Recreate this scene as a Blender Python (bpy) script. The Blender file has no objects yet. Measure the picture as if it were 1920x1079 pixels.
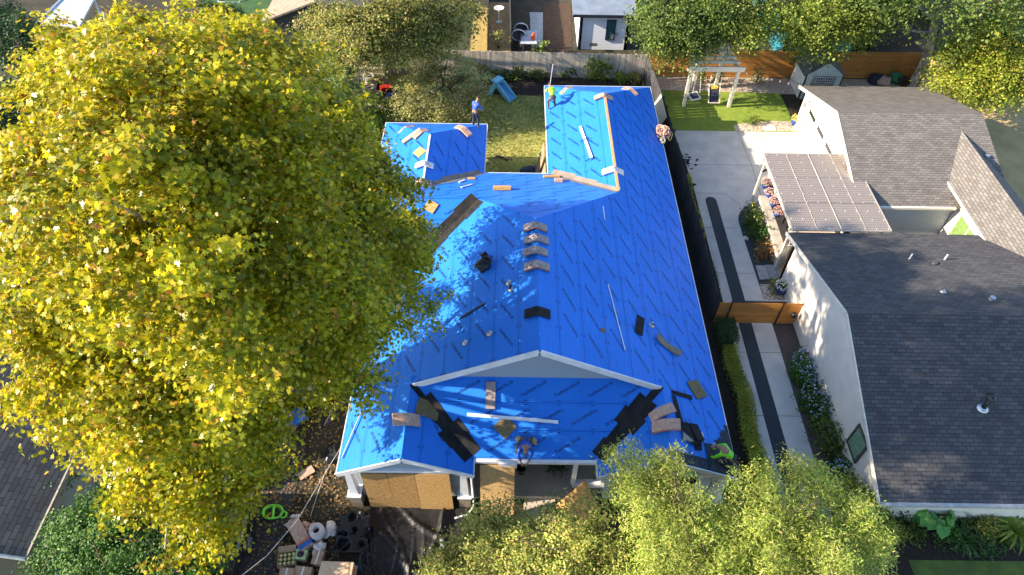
import bpy, bmesh, math, random
import numpy as np
from mathutils import Vector, Matrix

# ------------------------------------------------------------------ camera, sky, sun, exposure
S = bpy.context.scene
COL = S.collection
R = math.radians
TH, RO, YA, FPX, CH = R(48.4537), R(.8909), R(.1161), 1276.35, 25.0
cF = Vector((math.sin(YA) * math.cos(TH), math.cos(YA) * math.cos(TH), -math.sin(TH)))
_r0 = Vector((math.cos(YA), -math.sin(YA), 0))
_d0 = cF.cross(_r0)
cR = math.cos(RO) * _r0 - math.sin(RO) * _d0
cD = math.sin(RO) * _r0 + math.cos(RO) * _d0
camd = bpy.data.cameras.new("camera")
cam = bpy.data.objects.new("camera", camd)
COL.objects.link(cam)
camd.sensor_fit = 'HORIZONTAL'
camd.sensor_width = 36.0
camd.lens = 36.0 * FPX / 1920.0
camd.clip_start = .5
camd.clip_end = 600
M = Matrix((( cR.x, -cD.x, -cF.x, 0), (cR.y, -cD.y, -cF.y, 0), (cR.z, -cD.z, -cF.z, CH), (0, 0, 0, 1)))
cam.matrix_world = M
S.camera = cam

SUN_EL, SHK = 24.7, .12            # shadows run to +X, a little to +Y
wd = bpy.data.worlds.new("World")
S.world = wd
wd.use_nodes = True
nt = wd.node_tree
bg = nt.nodes['Background']
sky = nt.nodes.new('ShaderNodeTexSky')
sky.sky_type = 'NISHITA'
sky.sun_disc = False
sun_dir = Vector((-1, -SHK, 0)).normalized()        # towards the sun, horizontal
sun_vec = Vector((sun_dir.x * math.cos(R(SUN_EL)), sun_dir.y * math.cos(R(SUN_EL)), math.sin(R(SUN_EL))))
sky.sun_elevation = R(SUN_EL)
sky.sun_rotation = math.atan2(sun_dir.x, sun_dir.y)
sky.air_density = 1.0
sky.dust_density = .6
sky.ozone_density = 2.0
nt.links.new(sky.outputs[0], bg.inputs[0])
bg.inputs[1].default_value = .118
sl = bpy.data.lights.new("sun", 'SUN')
sl.energy = 5.0
sl.angle = R(.55)
sl.color = (1.0, .84, .63)
so = bpy.data.objects.new("sun", sl)
so.rotation_euler = sun_vec.to_track_quat('Z', 'Y').to_euler()
so.location = (-40, 0, 40)
COL.objects.link(so)
S.view_settings.view_transform = 'Standard'
S.view_settings.look = 'None'
S.view_settings.exposure = 1.7
S.view_settings.gamma = 1
S.cycles.use_denoising = True
S.cycles.max_bounces = 6
S.cycles.transparent_max_bounces = 6

def at(px, py, z=0.0):
    """world point at height z seen at photograph pixel (px, py)"""
    d = cF + cR * ((px - 960) / FPX) + cD * ((py - 539.5) / FPX)
    t = (z - CH) / d.z
    return Vector((0, 0, CH)) + d * t

def on(px, py, pl, up=0.0):
    """world point on plane z = a + bX + cY under pixel"""
    a, b, c = pl
    a += up
    d = cF + cR * ((px - 960) / FPX) + cD * ((py - 539.5) / FPX)
    t = (a - CH) / (d.z - b * d.x - c * d.y)
    return Vector((0, 0, CH)) + d * t

def depth_of(p):
    return (Vector(p) - Vector((0, 0, CH))).dot(cF)

# ------------------------------------------------------------------ object helpers
def tag(o, label=None, cat=None, group=None, kind=None):
    if label: o['label'] = label
    if cat: o['category'] = cat
    if group: o['group'] = group
    if kind: o['kind'] = kind
    return o

def empty(name, loc, label, cat, group=None, rz=0):
    o = bpy.data.objects.new(name, None)
    o.empty_display_size = .2
    COL.objects.link(o)
    o.location = loc
    o.rotation_euler = (0, 0, rz)
    return tag(o, label, cat, group)

def frame_of(o):
    return Matrix.Translation(o.location) @ o.rotation_euler.to_matrix().to_4x4()

class MB:
    """collects simple solids; build() links them as ONE mesh object"""
    def __init__(s):
        s.v = []; s.f = []; s.uv = []; s.mi = []; s.M = Matrix.Identity(4); s.cur = 0; s.sm = []
    def add(s, vs, fs, uvs=None, smooth=False):
        n = len(s.v)
        s.v += [tuple(s.M @ Vector(v)) for v in vs]
        for k, f in enumerate(fs):
            s.f.append([n + i for i in f])
            s.uv.append(uvs[k] if uvs else None)
            s.mi.append(s.cur); s.sm.append(smooth)
        return s
    def box(s, c, d, rz=0, ax=None):
        x, y, z = d[0] / 2, d[1] / 2, d[2] / 2
        m = Matrix.Translation(c) @ (ax if ax is not None else Matrix.Rotation(rz, 4, 'Z'))
        vs = [m @ Vector(p) for p in ((-x,-y,-z),(x,-y,-z),(x,y,-z),(-x,y,-z),(-x,-y,z),(x,-y,z),(x,y,z),(-x,y,z))]
        return s.add(vs, ((3,2,1,0),(4,5,6,7),(0,1,5,4),(1,2,6,5),(2,3,7,6),(3,0,4,7)))
    def bar(s, a, b, w, h, up=(0,0,1)):
        """box beam from a to b: width w sideways, height h along up"""
        a, b = Vector(a), Vector(b)
        d = b - a; L = d.length; d.normalize()
        side = d.cross(Vector(up))
        if side.length < 1e-4: side = Vector((1,0,0))
        side.normalize(); u = side.cross(d)
        m = Matrix((( side.x, d.x, u.x), (side.y, d.y, u.y), (side.z, d.z, u.z))).to_4x4()
        return s.box((a + b) / 2, (w, L, h), ax=m)
    def prism(s, pts, z0, z1):
        n = len(pts)
        vs = [(p[0], p[1], z0) for p in pts] + [(p[0], p[1], z1) for p in pts]
        ar = sum(pts[i][0] * pts[(i+1) % n][1] - pts[(i+1) % n][0] * pts[i][1] for i in range(n))
        idx = list(range(n)) if ar > 0 else list(range(n))[::-1]
        fs = [tuple(i + n for i in idx), tuple(idx[::-1])]
        for k in range(n):
            a, b = idx[k], idx[(k+1) % n]
            fs.append((a, b, b + n, a + n))
        return s.add(vs, fs)
    def poly(s, pts, uv=None):
        return s.add(pts, (tuple(range(len(pts))),), [uv] if uv else None)
    def slab(s, pts, th, uvf=None):
        """planar polygon (top, counter-clockwise from above) with vertical thickness"""
        n = len(pts)
        vs = [tuple(p) for p in pts] + [(p[0], p[1], p[2] - th) for p in pts]
        fs = [tuple(range(n)), tuple(range(2*n-1, n-1, -1))]
        uvs = [[uvf(p) for p in pts] if uvf else None, None]
        for k in range(n):
            j = (k + 1) % n
            fs.append((k, k + n, j + n, j)); uvs.append(None)
        return s.add(vs, fs, uvs)
    def cyl(s, a, b, r0, r1=None, n=12, caps=True, smooth=True):
        r1 = r0 if r1 is None else r1
        a, b = Vector(a), Vector(b)
        q = (b - a).to_track_quat('Z', 'Y')
        vs = []
        for p, r in ((a, r0), (b, r1)):
            for k in range(n):
                t = 2 * math.pi * k / n
                vs.append(p + q @ Vector((r * math.cos(t), r * math.sin(t), 0)))
        s.add(vs, [(k, (k+1) % n, n + (k+1) % n, n + k) for k in range(n)], smooth=smooth)
        if caps:
            s.add(vs, [tuple(range(n))[::-1], tuple(range(n, 2*n))])
        return s
    def tube(s, pts, rad, n=7):
        pts = [Vector(p) for p in pts]
        if not hasattr(rad, '__len__'): rad = [rad] * len(pts)
        vs = []
        for i, p in enumerate(pts):
            d = pts[min(i+1, len(pts)-1)] - pts[max(i-1, 0)]
            q = d.to_track_quat('Z', 'Y')
            for k in range(n):
                t = 2 * math.pi * k / n
                vs.append(p + q @ Vector((rad[i] * math.cos(t), rad[i] * math.sin(t), 0)))
        fs = []
        for i in range(len(pts) - 1):
            for k in range(n):
                fs.append((i*n+k, i*n+(k+1) % n, (i+1)*n+(k+1) % n, (i+1)*n+k))
        s.add(vs, fs, smooth=True)
        return s.add(vs, [tuple(range(n))[::-1], tuple(range((len(pts)-1)*n, len(pts)*n))])
    def lathe(s, c, prof, n=18, ax=None):
        vs = []
        m = Matrix.Translation(c) @ (ax if ax is not None else Matrix.Identity(4))
        for r, z in prof:
            for k in range(n):
                t = 2 * math.pi * k / n
                vs.append(m @ Vector((r * math.cos(t), r * math.sin(t), z)))
        fs = []
        for i in range(len(prof) - 1):
            for k in range(n):
                fs.append((i*n+k, i*n+(k+1) % n, (i+1)*n+(k+1) % n, (i+1)*n+k))
        return s.add(vs, fs, smooth=True)
    def blob(s, c, r, seed=0, amp=.18, nu=14, nv=9):
        rnd = random.Random(seed)
        ph = [rnd.uniform(0, 6.3) for _ in range(6)]
        vs = []
        for i in range(nv + 1):
            th = math.pi * i / nv
            for k in range(nu):
                p = 2 * math.pi * k / nu
                w = 1 + amp * (math.sin(3*p + ph[0] + 2*th) * .5 + math.sin(5*th + ph[1]) * .35 + math.sin(4*p - 3*th + ph[2]) * .4)
                vs.append((c[0] + r[0]*w*math.sin(th)*math.cos(p), c[1] + r[1]*w*math.sin(th)*math.sin(p), c[2] + r[2]*w*math.cos(th)))
        fs = []
        for i in range(nv):
            for k in range(nu):
                fs.append((i*nu+k, (i+1)*nu+k, (i+1)*nu+(k+1) % nu, i*nu+(k+1) % nu))
        return s.add(vs, fs, smooth=True)
    def build(s, name, mat, parent=None, bevel=0):
        me = bpy.data.meshes.new(name)
        inv = frame_of(parent).inverted() if parent is not None and parent.parent is None else None
        if parent is not None and parent.parent is not None:
            inv = frame_of(parent.parent).inverted()
        vs = s.v if inv is None else [tuple(inv @ Vector(v)) for v in s.v]
        me.from_pydata(vs, [], s.f)
        mats = mat if isinstance(mat, (list, tuple)) else [mat]
        for m in mats: me.materials.append(m)
        me.polygons.foreach_set('material_index', s.mi)
        me.polygons.foreach_set('use_smooth', s.sm)
        if any(u is not None for u in s.uv):
            ul = me.uv_layers.new(name='UVMap')
            for p in me.polygons:
                u = s.uv[p.index]
                if u:
                    for k, li in enumerate(p.loop_indices): ul.data[li].uv = u[k]
        me.update()
        o = bpy.data.objects.new(name, me)
        COL.objects.link(o)
        if parent is not None: o.parent = parent
        if bevel:
            b = o.modifiers.new('bevel', 'BEVEL'); b.width = bevel; b.segments = 2; b.limit_method = 'ANGLE'
        return o

def structure(name, mb, mat):
    o = mb.build(name, mat); o['kind'] = 'structure'; return o

def copy_thing(root, loc=None, rz=None, label=None, scale=None):
    c = root.copy(); COL.objects.link(c)
    if loc is not None: c.location = loc
    if rz is not None: c.rotation_euler = (0, 0, rz)
    if scale is not None: c.scale = (scale,) * 3
    if label: c['label'] = label
    def rec(src, dst):
        for ch in list(src.children):
            d = ch.copy(); COL.objects.link(d); d.parent = dst
            rec(ch, d)
    rec(root, c)
    return c

# ------------------------------------------------------------------ materials
MATS = {}
def principled(name):
    m = bpy.data.materials.new(name)
    m.use_nodes = True
    t = m.node_tree
    return m, t, t.nodes['Principled BSDF']

def N(t, typ, **kw):
    n = t.nodes.new(typ)
    for k, v in kw.items(): setattr(n, k, v)
    return n

def mixcol(t, fac, c1, c2):
    m = N(t, 'ShaderNodeMix', data_type='RGBA')
    for sock, val in ((m.inputs[0], fac), (m.inputs[6], c1), (m.inputs[7], c2)):
        if hasattr(val, 'links'): t.links.new(val, sock)
        else: sock.default_value = val if not isinstance(val, tuple) else (*val, 1)
    return m.outputs[2]

def plain(name, c, rough=.7, c2=None, scale=4, bump=0, bscale=30, metal=0, spec=.4, stretch=(1,1,1), island=0, detail=4, contrast=(.35,.65)):
    """noise-varied surface between c and c2"""
    if name in MATS: return MATS[name]
    m, t, b = principled(name)
    if c2 is None: c2 = tuple(x * .72 for x in c)
    tc = N(t, 'ShaderNodeTexCoord')
    mp = N(t, 'ShaderNodeMapping')
    mp.inputs['Scale'].default_value = stretch
    t.links.new(tc.outputs['Object'], mp.inputs[0])
    n = N(t, 'ShaderNodeTexNoise')
    n.inputs['Scale'].default_value = scale
    n.inputs['Detail'].default_value = detail
    t.links.new(mp.outputs[0], n.inputs[0])
    rp = N(t, 'ShaderNodeMapRange')
    rp.inputs[1].default_value, rp.inputs[2].default_value = contrast
    t.links.new(n.outputs[0], rp.inputs[0])
    out = mixcol(t, rp.outputs[0], c, c2)
    if island:
        g = N(t, 'ShaderNodeNewGeometry')
        mr = N(t, 'ShaderNodeMapRange')
        mr.inputs[3].default_value = 1 - island
        mr.inputs[4].default_value = 1 + island
        t.links.new(g.outputs['Random Per Island'], mr.inputs[0])
        vm = N(t, 'ShaderNodeVectorMath', operation='SCALE')
        t.links.new(out, vm.inputs[0]); t.links.new(mr.outputs[0], vm.inputs['Scale'])
        out = vm.outputs[0]
    t.links.new(out, b.inputs['Base Color'])
    b.inputs['Roughness'].default_value = rough
    b.inputs['Metallic'].default_value = metal
    b.inputs['Specular IOR Level'].default_value = spec
    if bump:
        n2 = N(t, 'ShaderNodeTexNoise')
        n2.inputs['Scale'].default_value = bscale
        n2.inputs['Detail'].default_value = 5
        t.links.new(mp.outputs[0], n2.inputs[0])
        bp = N(t, 'ShaderNodeBump')
        bp.inputs['Strength'].default_value = 1
        bp.inputs['Distance'].default_value = bump
        t.links.new(n2.outputs[0], bp.inputs['Height'])
        t.links.new(bp.outputs[0], b.inputs['Normal'])
    MATS[name] = m
    return m

def shingle(name, c, c2, bw=.32, bh=.14, dark=.35):
    """asphalt shingles laid on UVs in metres"""
    m, t, b = principled(name)
    uv = N(t, 'ShaderNodeUVMap')
    br = N(t, 'ShaderNodeTexBrick')
    br.inputs['Scale'].default_value = 1
    br.inputs['Brick Width'].default_value = bw
    br.inputs['Row Height'].default_value = bh
    br.inputs['Mortar Size'].default_value = .012
    br.inputs['Mortar Smooth'].default_value = .3
    br.inputs['Color1'].default_value = (*c, 1)
    br.inputs['Color2'].default_value = (*c2, 1)
    br.inputs['Mortar'].default_value = (*[x * dark for x in c], 1)
    t.links.new(uv.outputs[0], br.inputs[0])
    n = N(t, 'ShaderNodeTexNoise'); n.inputs['Scale'].default_value = 1.3; n.inputs['Detail'].default_value = 6
    t.links.new(uv.outputs[0], n.inputs[0])
    n3 = N(t, 'ShaderNodeTexNoise'); n3.inputs['Scale'].default_value = 70; n3.inputs['Detail'].default_value = 2
    t.links.new(uv.outputs[0], n3.inputs[0])
    ad = N(t, 'ShaderNodeMath', operation='ADD'); t.links.new(n.outputs[0], ad.inputs[0]); t.links.new(n3.outputs[0], ad.inputs[1])
    mr = N(t, 'ShaderNodeMapRange'); mr.inputs[1].default_value = .6; mr.inputs[2].default_value = 1.4
    mr.inputs[3].default_value = .78; mr.inputs[4].default_value = 1.2
    t.links.new(ad.outputs[0], mr.inputs[0])
    vm = N(t, 'ShaderNodeVectorMath', operation='SCALE')
    t.links.new(br.outputs['Color'], vm.inputs[0]); t.links.new(mr.outputs[0], vm.inputs['Scale'])
    t.links.new(vm.outputs[0], b.inputs['Base Color'])
    b.inputs['Roughness'].default_value = .85
    b.inputs['Specular IOR Level'].default_value = .35
    bp = N(t, 'ShaderNodeBump'); bp.inputs['Strength'].default_value = .8; bp.inputs['Distance'].default_value = .012
    iv = N(t, 'ShaderNodeMath', operation='SUBTRACT'); iv.inputs[0].default_value = 1
    t.links.new(br.outputs['Fac'], iv.inputs[1])
    t.links.new(iv.outputs[0], bp.inputs['Height'])
    t.links.new(bp.outputs[0], b.inputs['Normal'])
    MATS[name] = m
    return m

def lap_siding(name, c, pitch=.16, rough=.6):
    """horizontal lap boards by height"""
    m, t, b = principled(name)
    g = N(t, 'ShaderNodeNewGeometry')
    sp = N(t, 'ShaderNodeSeparateXYZ'); t.links.new(g.outputs['Position'], sp.inputs[0])
    dv = N(t, 'ShaderNodeMath', operation='DIVIDE'); t.links.new(sp.outputs[2], dv.inputs[0]); dv.inputs[1].default_value = pitch
    fr = N(t, 'ShaderNodeMath', operation='FRACT'); t.links.new(dv.outputs[0], fr.inputs[0])
    bp = N(t, 'ShaderNodeBump'); bp.inputs['Distance'].default_value = .02; bp.invert = True
    t.links.new(fr.outputs[0], bp.inputs['Height']); t.links.new(bp.outputs[0], b.inputs['Normal'])
    n = N(t, 'ShaderNodeTexNoise'); n.inputs['Scale'].default_value = 2
    out = mixcol(t, n.outputs[0], tuple(x * .9 for x in c), tuple(x * 1.08 for x in c))
    t.links.new(out, b.inputs['Base Color'])
    b.inputs['Roughness'].default_value = rough
    MATS[name] = m
    return m

def leafmat(name, cols, trans=.45, rough=.55):
    """leaves: colour drawn per leaf, light passes through"""
    m = bpy.data.materials.new(name); m.use_nodes = True
    t = m.node_tree; b = t.nodes['Principled BSDF']; out = t.nodes['Material Output']
    g = N(t, 'ShaderNodeNewGeometry')
    cr = N(t, 'ShaderNodeValToRGB')
    e = cr.color_ramp.elements
    while len(e) < len(cols): e.new(.5)
    for i, (p, c) in enumerate(cols):
        e[i].position = p; e[i].color = (*c, 1)
    t.links.new(g.outputs['Random Per Island'], cr.inputs[0])
    n = N(t, 'ShaderNodeTexNoise'); n.inputs['Scale'].default_value = .55; n.inputs['Detail'].default_value = 2
    t.links.new(g.outputs['Position'], n.inputs[0])
    mr = N(t, 'ShaderNodeMapRange'); mr.inputs[1].default_value = .3; mr.inputs[2].default_value = .7
    mr.inputs[3].default_value = .62; mr.inputs[4].default_value = 1.2
    t.links.new(n.outputs[0], mr.inputs[0])
    vm = N(t, 'ShaderNodeVectorMath', operation='SCALE')
    t.links.new(cr.outputs[0], vm.inputs[0]); t.links.new(mr.outputs[0], vm.inputs['Scale'])
    t.links.new(vm.outputs[0], b.inputs['Base Color'])
    b.inputs['Roughness'].default_value = rough
    b.inputs['Specular IOR Level'].default_value = .35
    tr = N(t, 'ShaderNodeBsdfTranslucent')
    t.links.new(vm.outputs[0], tr.inputs[0])
    mx = N(t, 'ShaderNodeMixShader'); mx.inputs[0].default_value = trans
    t.links.new(b.outputs[0], mx.inputs[1]); t.links.new(tr.outputs[0], mx.inputs[2])
    t.links.new(mx.outputs[0], out.inputs[0])
    MATS[name] = m
    return m

m_bluepl = None
def underlay_mat():
    m, t, b = principled('blue_synthetic_sheet')
    uv = N(t, 'ShaderNodeUVMap')
    n = N(t, 'ShaderNodeTexNoise'); n.inputs['Scale'].default_value = .7; n.inputs['Detail'].default_value = 5
    t.links.new(uv.outputs[0], n.inputs[0])
    sp = N(t, 'ShaderNodeSeparateXYZ'); t.links.new(uv.outputs[0], sp.inputs[0])
    # lap seam lines at every metre of slope, each lap's shadow painted dark
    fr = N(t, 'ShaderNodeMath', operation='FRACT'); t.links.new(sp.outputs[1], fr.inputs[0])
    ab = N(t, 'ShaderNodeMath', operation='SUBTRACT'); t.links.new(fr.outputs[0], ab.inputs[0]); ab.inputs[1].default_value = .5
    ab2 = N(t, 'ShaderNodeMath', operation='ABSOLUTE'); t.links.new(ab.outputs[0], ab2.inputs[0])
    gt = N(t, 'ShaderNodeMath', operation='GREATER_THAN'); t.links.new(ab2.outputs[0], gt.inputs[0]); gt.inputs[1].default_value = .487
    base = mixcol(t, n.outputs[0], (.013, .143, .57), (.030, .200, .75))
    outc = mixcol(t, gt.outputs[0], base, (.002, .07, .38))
    t.links.new(outc, b.inputs['Base Color'])
    b.inputs['Roughness'].default_value = .42
    b.inputs['Specular IOR Level'].default_value = .14
    b.inputs['Sheen Weight'].default_value = 0.0
    mp = N(t, 'ShaderNodeMapping'); mp.inputs['Scale'].default_value = (1.1, 5, 1)
    t.links.new(uv.outputs[0], mp.inputs[0])
    n2 = N(t, 'ShaderNodeTexNoise'); n2.inputs['Scale'].default_value = 1.6; n2.inputs['Detail'].default_value = 6; n2.inputs['Distortion'].default_value = .4
    t.links.new(mp.outputs[0], n2.inputs[0])
    n3 = N(t, 'ShaderNodeTexNoise'); n3.inputs['Scale'].default_value = 40; n3.inputs['Detail'].default_value = 2
    t.links.new(uv.outputs[0], n3.inputs[0])
    m3 = N(t, 'ShaderNodeMath', operation='MULTIPLY_ADD'); t.links.new(n3.outputs[0], m3.inputs[0]); m3.inputs[1].default_value = .04
    t.links.new(n2.outputs[0], m3.inputs[2])
    bp = N(t, 'ShaderNodeBump'); bp.inputs['Distance'].default_value = .03; bp.inputs['Strength'].default_value = .6
    t.links.new(m3.outputs[0], bp.inputs['Height'])
    t.links.new(bp.outputs[0], b.inputs['Normal'])
    MATS['underlay'] = m
    return m

# ------------------------------------------------------------------ foliage
rng = np.random.default_rng(11)
def lobed_leaf():
    """five lobed plane-tree leaf outline"""
    a = []
    for ang, r in ((-90,.18),(-40,.46),(0,.76),(24,.44),(46,.86),(68,.50),(90,1.0),(112,.50),(134,.86),(156,.44),(180,.76),(220,.46)):
        a.append((r * math.cos(R(ang)) * .62, r * math.sin(R(ang)) * .62 + .1, -.06 * r + .05 * abs(math.cos(R(ang)))))
    return np.array(a)
LOBED = lobed_leaf()
FIVE = np.array([(0,-.45,0),(.3,-.15,.05),(.5,.2,-.04),(.16,.18,.02),(0,.6,-.08),(-.16,.18,.02),(-.5,.2,-.04),(-.3,-.15,.05)])
OVAL = np.array([(0,-.5,0),(.27,-.1,.06),(.2,.25,.04),(0,.52,-.06),(-.2,.25,.04),(-.27,-.1,.06)])
LANCE = np.array([(0,-.6,0),(.13,-.1,.03),(0,.65,-.07),(-.13,-.1,.03)])
def leaves_mesh(name, P, size, tmpl, mat, parent=None, upw=.9, out=None, seed=0, mi=None):
    """P: (n,3) leaf positions in world; one mesh of leaf polygons"""
    r = np.random.default_rng(seed)
    n = len(P); k = len(tmpl)
    nz = r.normal(size=(n, 3)) * .6
    nz[:, 2] += upw
    if out is not None: nz += out * .6
    nz /= np.linalg.norm(nz, axis=1)[:, None]
    tv = r.normal(size=(n, 3))
    xx = np.cross(tv, nz); xx /= np.linalg.norm(xx, axis=1)[:, None] + 1e-9
    yy = np.cross(nz, xx)
    sc = size * r.uniform(.6, 1.25, n)
    V = P[:, None, :] + sc[:, None, None] * (tmpl[None, :, 0:1] * xx[:, None, :] + tmpl[None, :, 1:2] * yy[:, None, :] + tmpl[None, :, 2:3] * 1.6 * nz[:, None, :])
    V = V.reshape(-1, 3)
    if parent is not None:
        V = V - np.array(parent.location)[None, :]
    me = bpy.data.meshes.new(name)
    me.vertices.add(n * k); me.vertices.foreach_set('co', V.astype(np.float32).ravel())
    me.loops.add(n * k); me.loops.foreach_set('vertex_index', np.arange(n * k, dtype=np.int32))
    me.polygons.add(n)
    me.polygons.foreach_set('loop_start', np.arange(0, n * k, k, dtype=np.int32))
    me.polygons.foreach_set('loop_total', np.full(n, k, dtype=np.int32))
    for mm in (mat if isinstance(mat, list) else [mat]): me.materials.append(mm)
    if mi is not None: me.polygons.foreach_set('material_index', mi.astype(np.int32))
    me.update(calc_edges=True)
    o = bpy.data.objects.new(name, me)
    COL.objects.link(o)
    if parent is not None: o.parent = parent
    return o

def crown_points(lobes, ncl, per, spread, seed, shell=.55, flat=.38):
    """lobes: (x,y,z,rx,ry,rz). Twig pads sit through the lobes' outer shells, with gaps between them;
    returns leaf positions, outward dirs, pad centres"""
    r = np.random.default_rng(seed)
    L = np.array(lobes, float)
    w = (L[:, 3] * L[:, 4] * L[:, 5]) ** .72
    idx = r.choice(len(L), ncl, p=w / w.sum())
    d = r.normal(size=(ncl, 3)); d /= np.linalg.norm(d, axis=1)[:, None]
    rad = shell + (1 - shell) * r.random(ncl) ** .5
    rad *= 1 + .17 * r.normal(size=ncl)
    C = L[idx, :3] + d * rad[:, None] * L[idx, 3:6]
    # no pads buried deep inside another lobe
    q = np.full(ncl, 9.0)
    for l in L:
        q = np.minimum(q, np.linalg.norm((C - l[:3]) / l[3:6], axis=1))
    ok = q > shell * .8
    C, d = C[ok], d[ok]; ncl = len(C)
    pr = spread * r.uniform(.55, 1.5, ncl)                      # pad size varies
    cnt = np.maximum(3, (per * (pr / spread) ** 2 * r.uniform(.6, 1.3, ncl)).astype(int))
    # sprays: 3-5 twigs radiating from each pad centre, leaves strung along them
    P = np.repeat(C, cnt, axis=0); D = np.repeat(d, cnt, axis=0); S_ = np.repeat(pr, cnt)
    pid = np.repeat(np.arange(ncl), cnt)
    nt = 5
    tw = (r.normal(size=(ncl, nt, 3)) * .75 + d[:, None, :] * .9) * np.array([1, 1, .5]) + np.array([0, 0, -.08])
    tw /= np.linalg.norm(tw, axis=2)[:, :, None]
    t = tw[pid, r.integers(0, nt, len(P))]
    along = r.random(len(P)) ** .8 * 2.0
    P = P + t * (S_ * along)[:, None] + r.normal(size=P.shape) * (S_ * .34)[:, None] * np.array([1, 1, flat]) - np.array([0, 0, 1]) * (S_ * .22 * along ** 2)[:, None]
    keep = P[:, 2] > .05
    return P[keep], D[keep], C

def branches(mb, base, tops, r0, rtip=.03, seed=0, n=8, lean=None):
    """limbs from a trunk axis (list of points) towards crown points"""
    rnd = random.Random(seed)
    base = [Vector(b) for b in base]
    for k, tp in enumerate(tops):
        tp = Vector(tp)
        f = rnd.uniform(.45, 1.0)
        i = f * (len(base) - 1)
        a = base[int(i)].lerp(base[min(int(i) + 1, len(base) - 1)], i - int(i))
        L = (tp - a).length
        pts, rad = [], []
        w1 = Vector((rnd.uniform(-1, 1), rnd.uniform(-1, 1), rnd.uniform(-.3, .6))) * L * .12
        rr = r0 * (1.1 - f * .75) * .5
        for j in range(n):
            t = j / (n - 1)
            p = a.lerp(tp, t) + w1 * math.sin(math.pi * t) + Vector((0, 0, L * .1 * math.sin(math.pi * t)))
            p += Vector((rnd.uniform(-1, 1), rnd.uniform(-1, 1), rnd.uniform(-1, 1))) * L * .02
            pts.append(p); rad.append(rr * (1 - t) + rtip * t)
        mb.tube(pts, rad, 6)
    return mb

def tree(name, label, cat, base, lobes, ncl, per, spread, leaf, size, mat, bark, seed=1, r0=.2, top=None, limbs=14, group=None, shell=.55, upw=.9, trunk_pts=None, mixf=None, shoots=0):
    root = empty(name, base, label, cat, group)
    q = np.random.default_rng(seed + 100)
    lobes = [(x, y, z, max(.25, a*.86 - .12), max(.25, b_*.86 - .12), max(.22, c*.86 - .1)) for x, y, z, a, b_, c in lobes]
    extra = []
    for l in lobes:
        for _ in range(2):
            d = q.normal(size=3); d /= np.linalg.norm(d); d[2] = abs(d[2]) * .8
            k = q.uniform(.16, .3)
            extra.append((l[0] + d[0]*l[3]*1.08, l[1] + d[1]*l[4]*1.08, l[2] + d[2]*l[5]*1.08, l[3]*k, l[4]*k, l[5]*k))
    for _ in range(shoots):
        l = lobes[int(q.integers(0, len(lobes)))]
        a = q.uniform(0, 2*math.pi); rr_ = q.uniform(0, .95) * l[3]
        hh = q.uniform(.35, .75)
        extra.append((l[0] + rr_*math.cos(a), l[1] + rr_*math.sin(a), l[2] + l[5]*.85 + hh*.6, .16, .16, hh))
    lobes = lobes + extra
    P, D, C = crown_points(lobes, ncl, per, spread, seed, shell)
    leaves_mesh('crown', P, size, leaf, mat, root, upw, D, seed, None if mixf is None else mixf(P))
    L = np.array(lobes)
    if top is None:
        c = L[:, :3].mean(axis=0); top = (c[0], c[1], L[:, 2].max())
    rnd = random.Random(seed)
    b = Vector(base); tp = Vector(top)
    if trunk_pts is None:
        trunk_pts = [b + Vector((0, 0, -.1))] + [b.lerp(tp, t) + Vector((rnd.uniform(-.1, .1), rnd.uniform(-.1, .1), 0)) * (tp - b).length * .15 for t in (.2, .4, .6, .8)] + [tp]
    m = MB()
    k = len(trunk_pts)
    m.tube(trunk_pts, [r0 * (1.15 - i / (k - 1)) + .02 for i in range(k)], 10)
    sel = np.random.default_rng(seed).choice(len(C), min(limbs, len(C)), replace=False)
    branches(m, trunk_pts, C[sel], r0, seed=seed)
    m.build('trunk', bark, root)
    return root

def bush(name, label, cat, c, r, n, leaf, size, mat, seed=1, group=None, per=10, spread=.12, stem=None):
    """low shrub: leaves over a few stems"""
    lob = [(c[0], c[1], c[2] + r[2] * .55, r[0], r[1], r[2] * .75)]
    rnd = random.Random(seed)
    for _ in range(4):
        lob.append((c[0] + rnd.uniform(-.5, .5) * r[0], c[1] + rnd.uniform(-.5, .5) * r[1], c[2] + rnd.uniform(.3, .7) * r[2], r[0] * .55, r[1] * .55, r[2] * .5))
    root = empty(name, (c[0], c[1], c[2]), label, cat, group)
    P, D, C = crown_points(lob, max(6, n // per), per, spread, seed, .35)
    P = P[P[:, 2] > c[2] + .02] if len(P) else P
    D = np.zeros_like(P)
    leaves_mesh('foliage', P, size, leaf, mat, root, .8, None, seed)
    m = MB()
    for j in range(6):
        q = C[j % len(C)]
        m.tube([(c[0] + rnd.uniform(-.06, .06), c[1] + rnd.uniform(-.06, .06), c[2] - .03), ((c[0]+q[0])/2, (c[1]+q[1])/2, (c[2]+q[2])/2 + .05), tuple(q)], [.022, .016, .006], 5)
    m.build('stem', MATS['bark_brown'], root)
    return root

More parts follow.
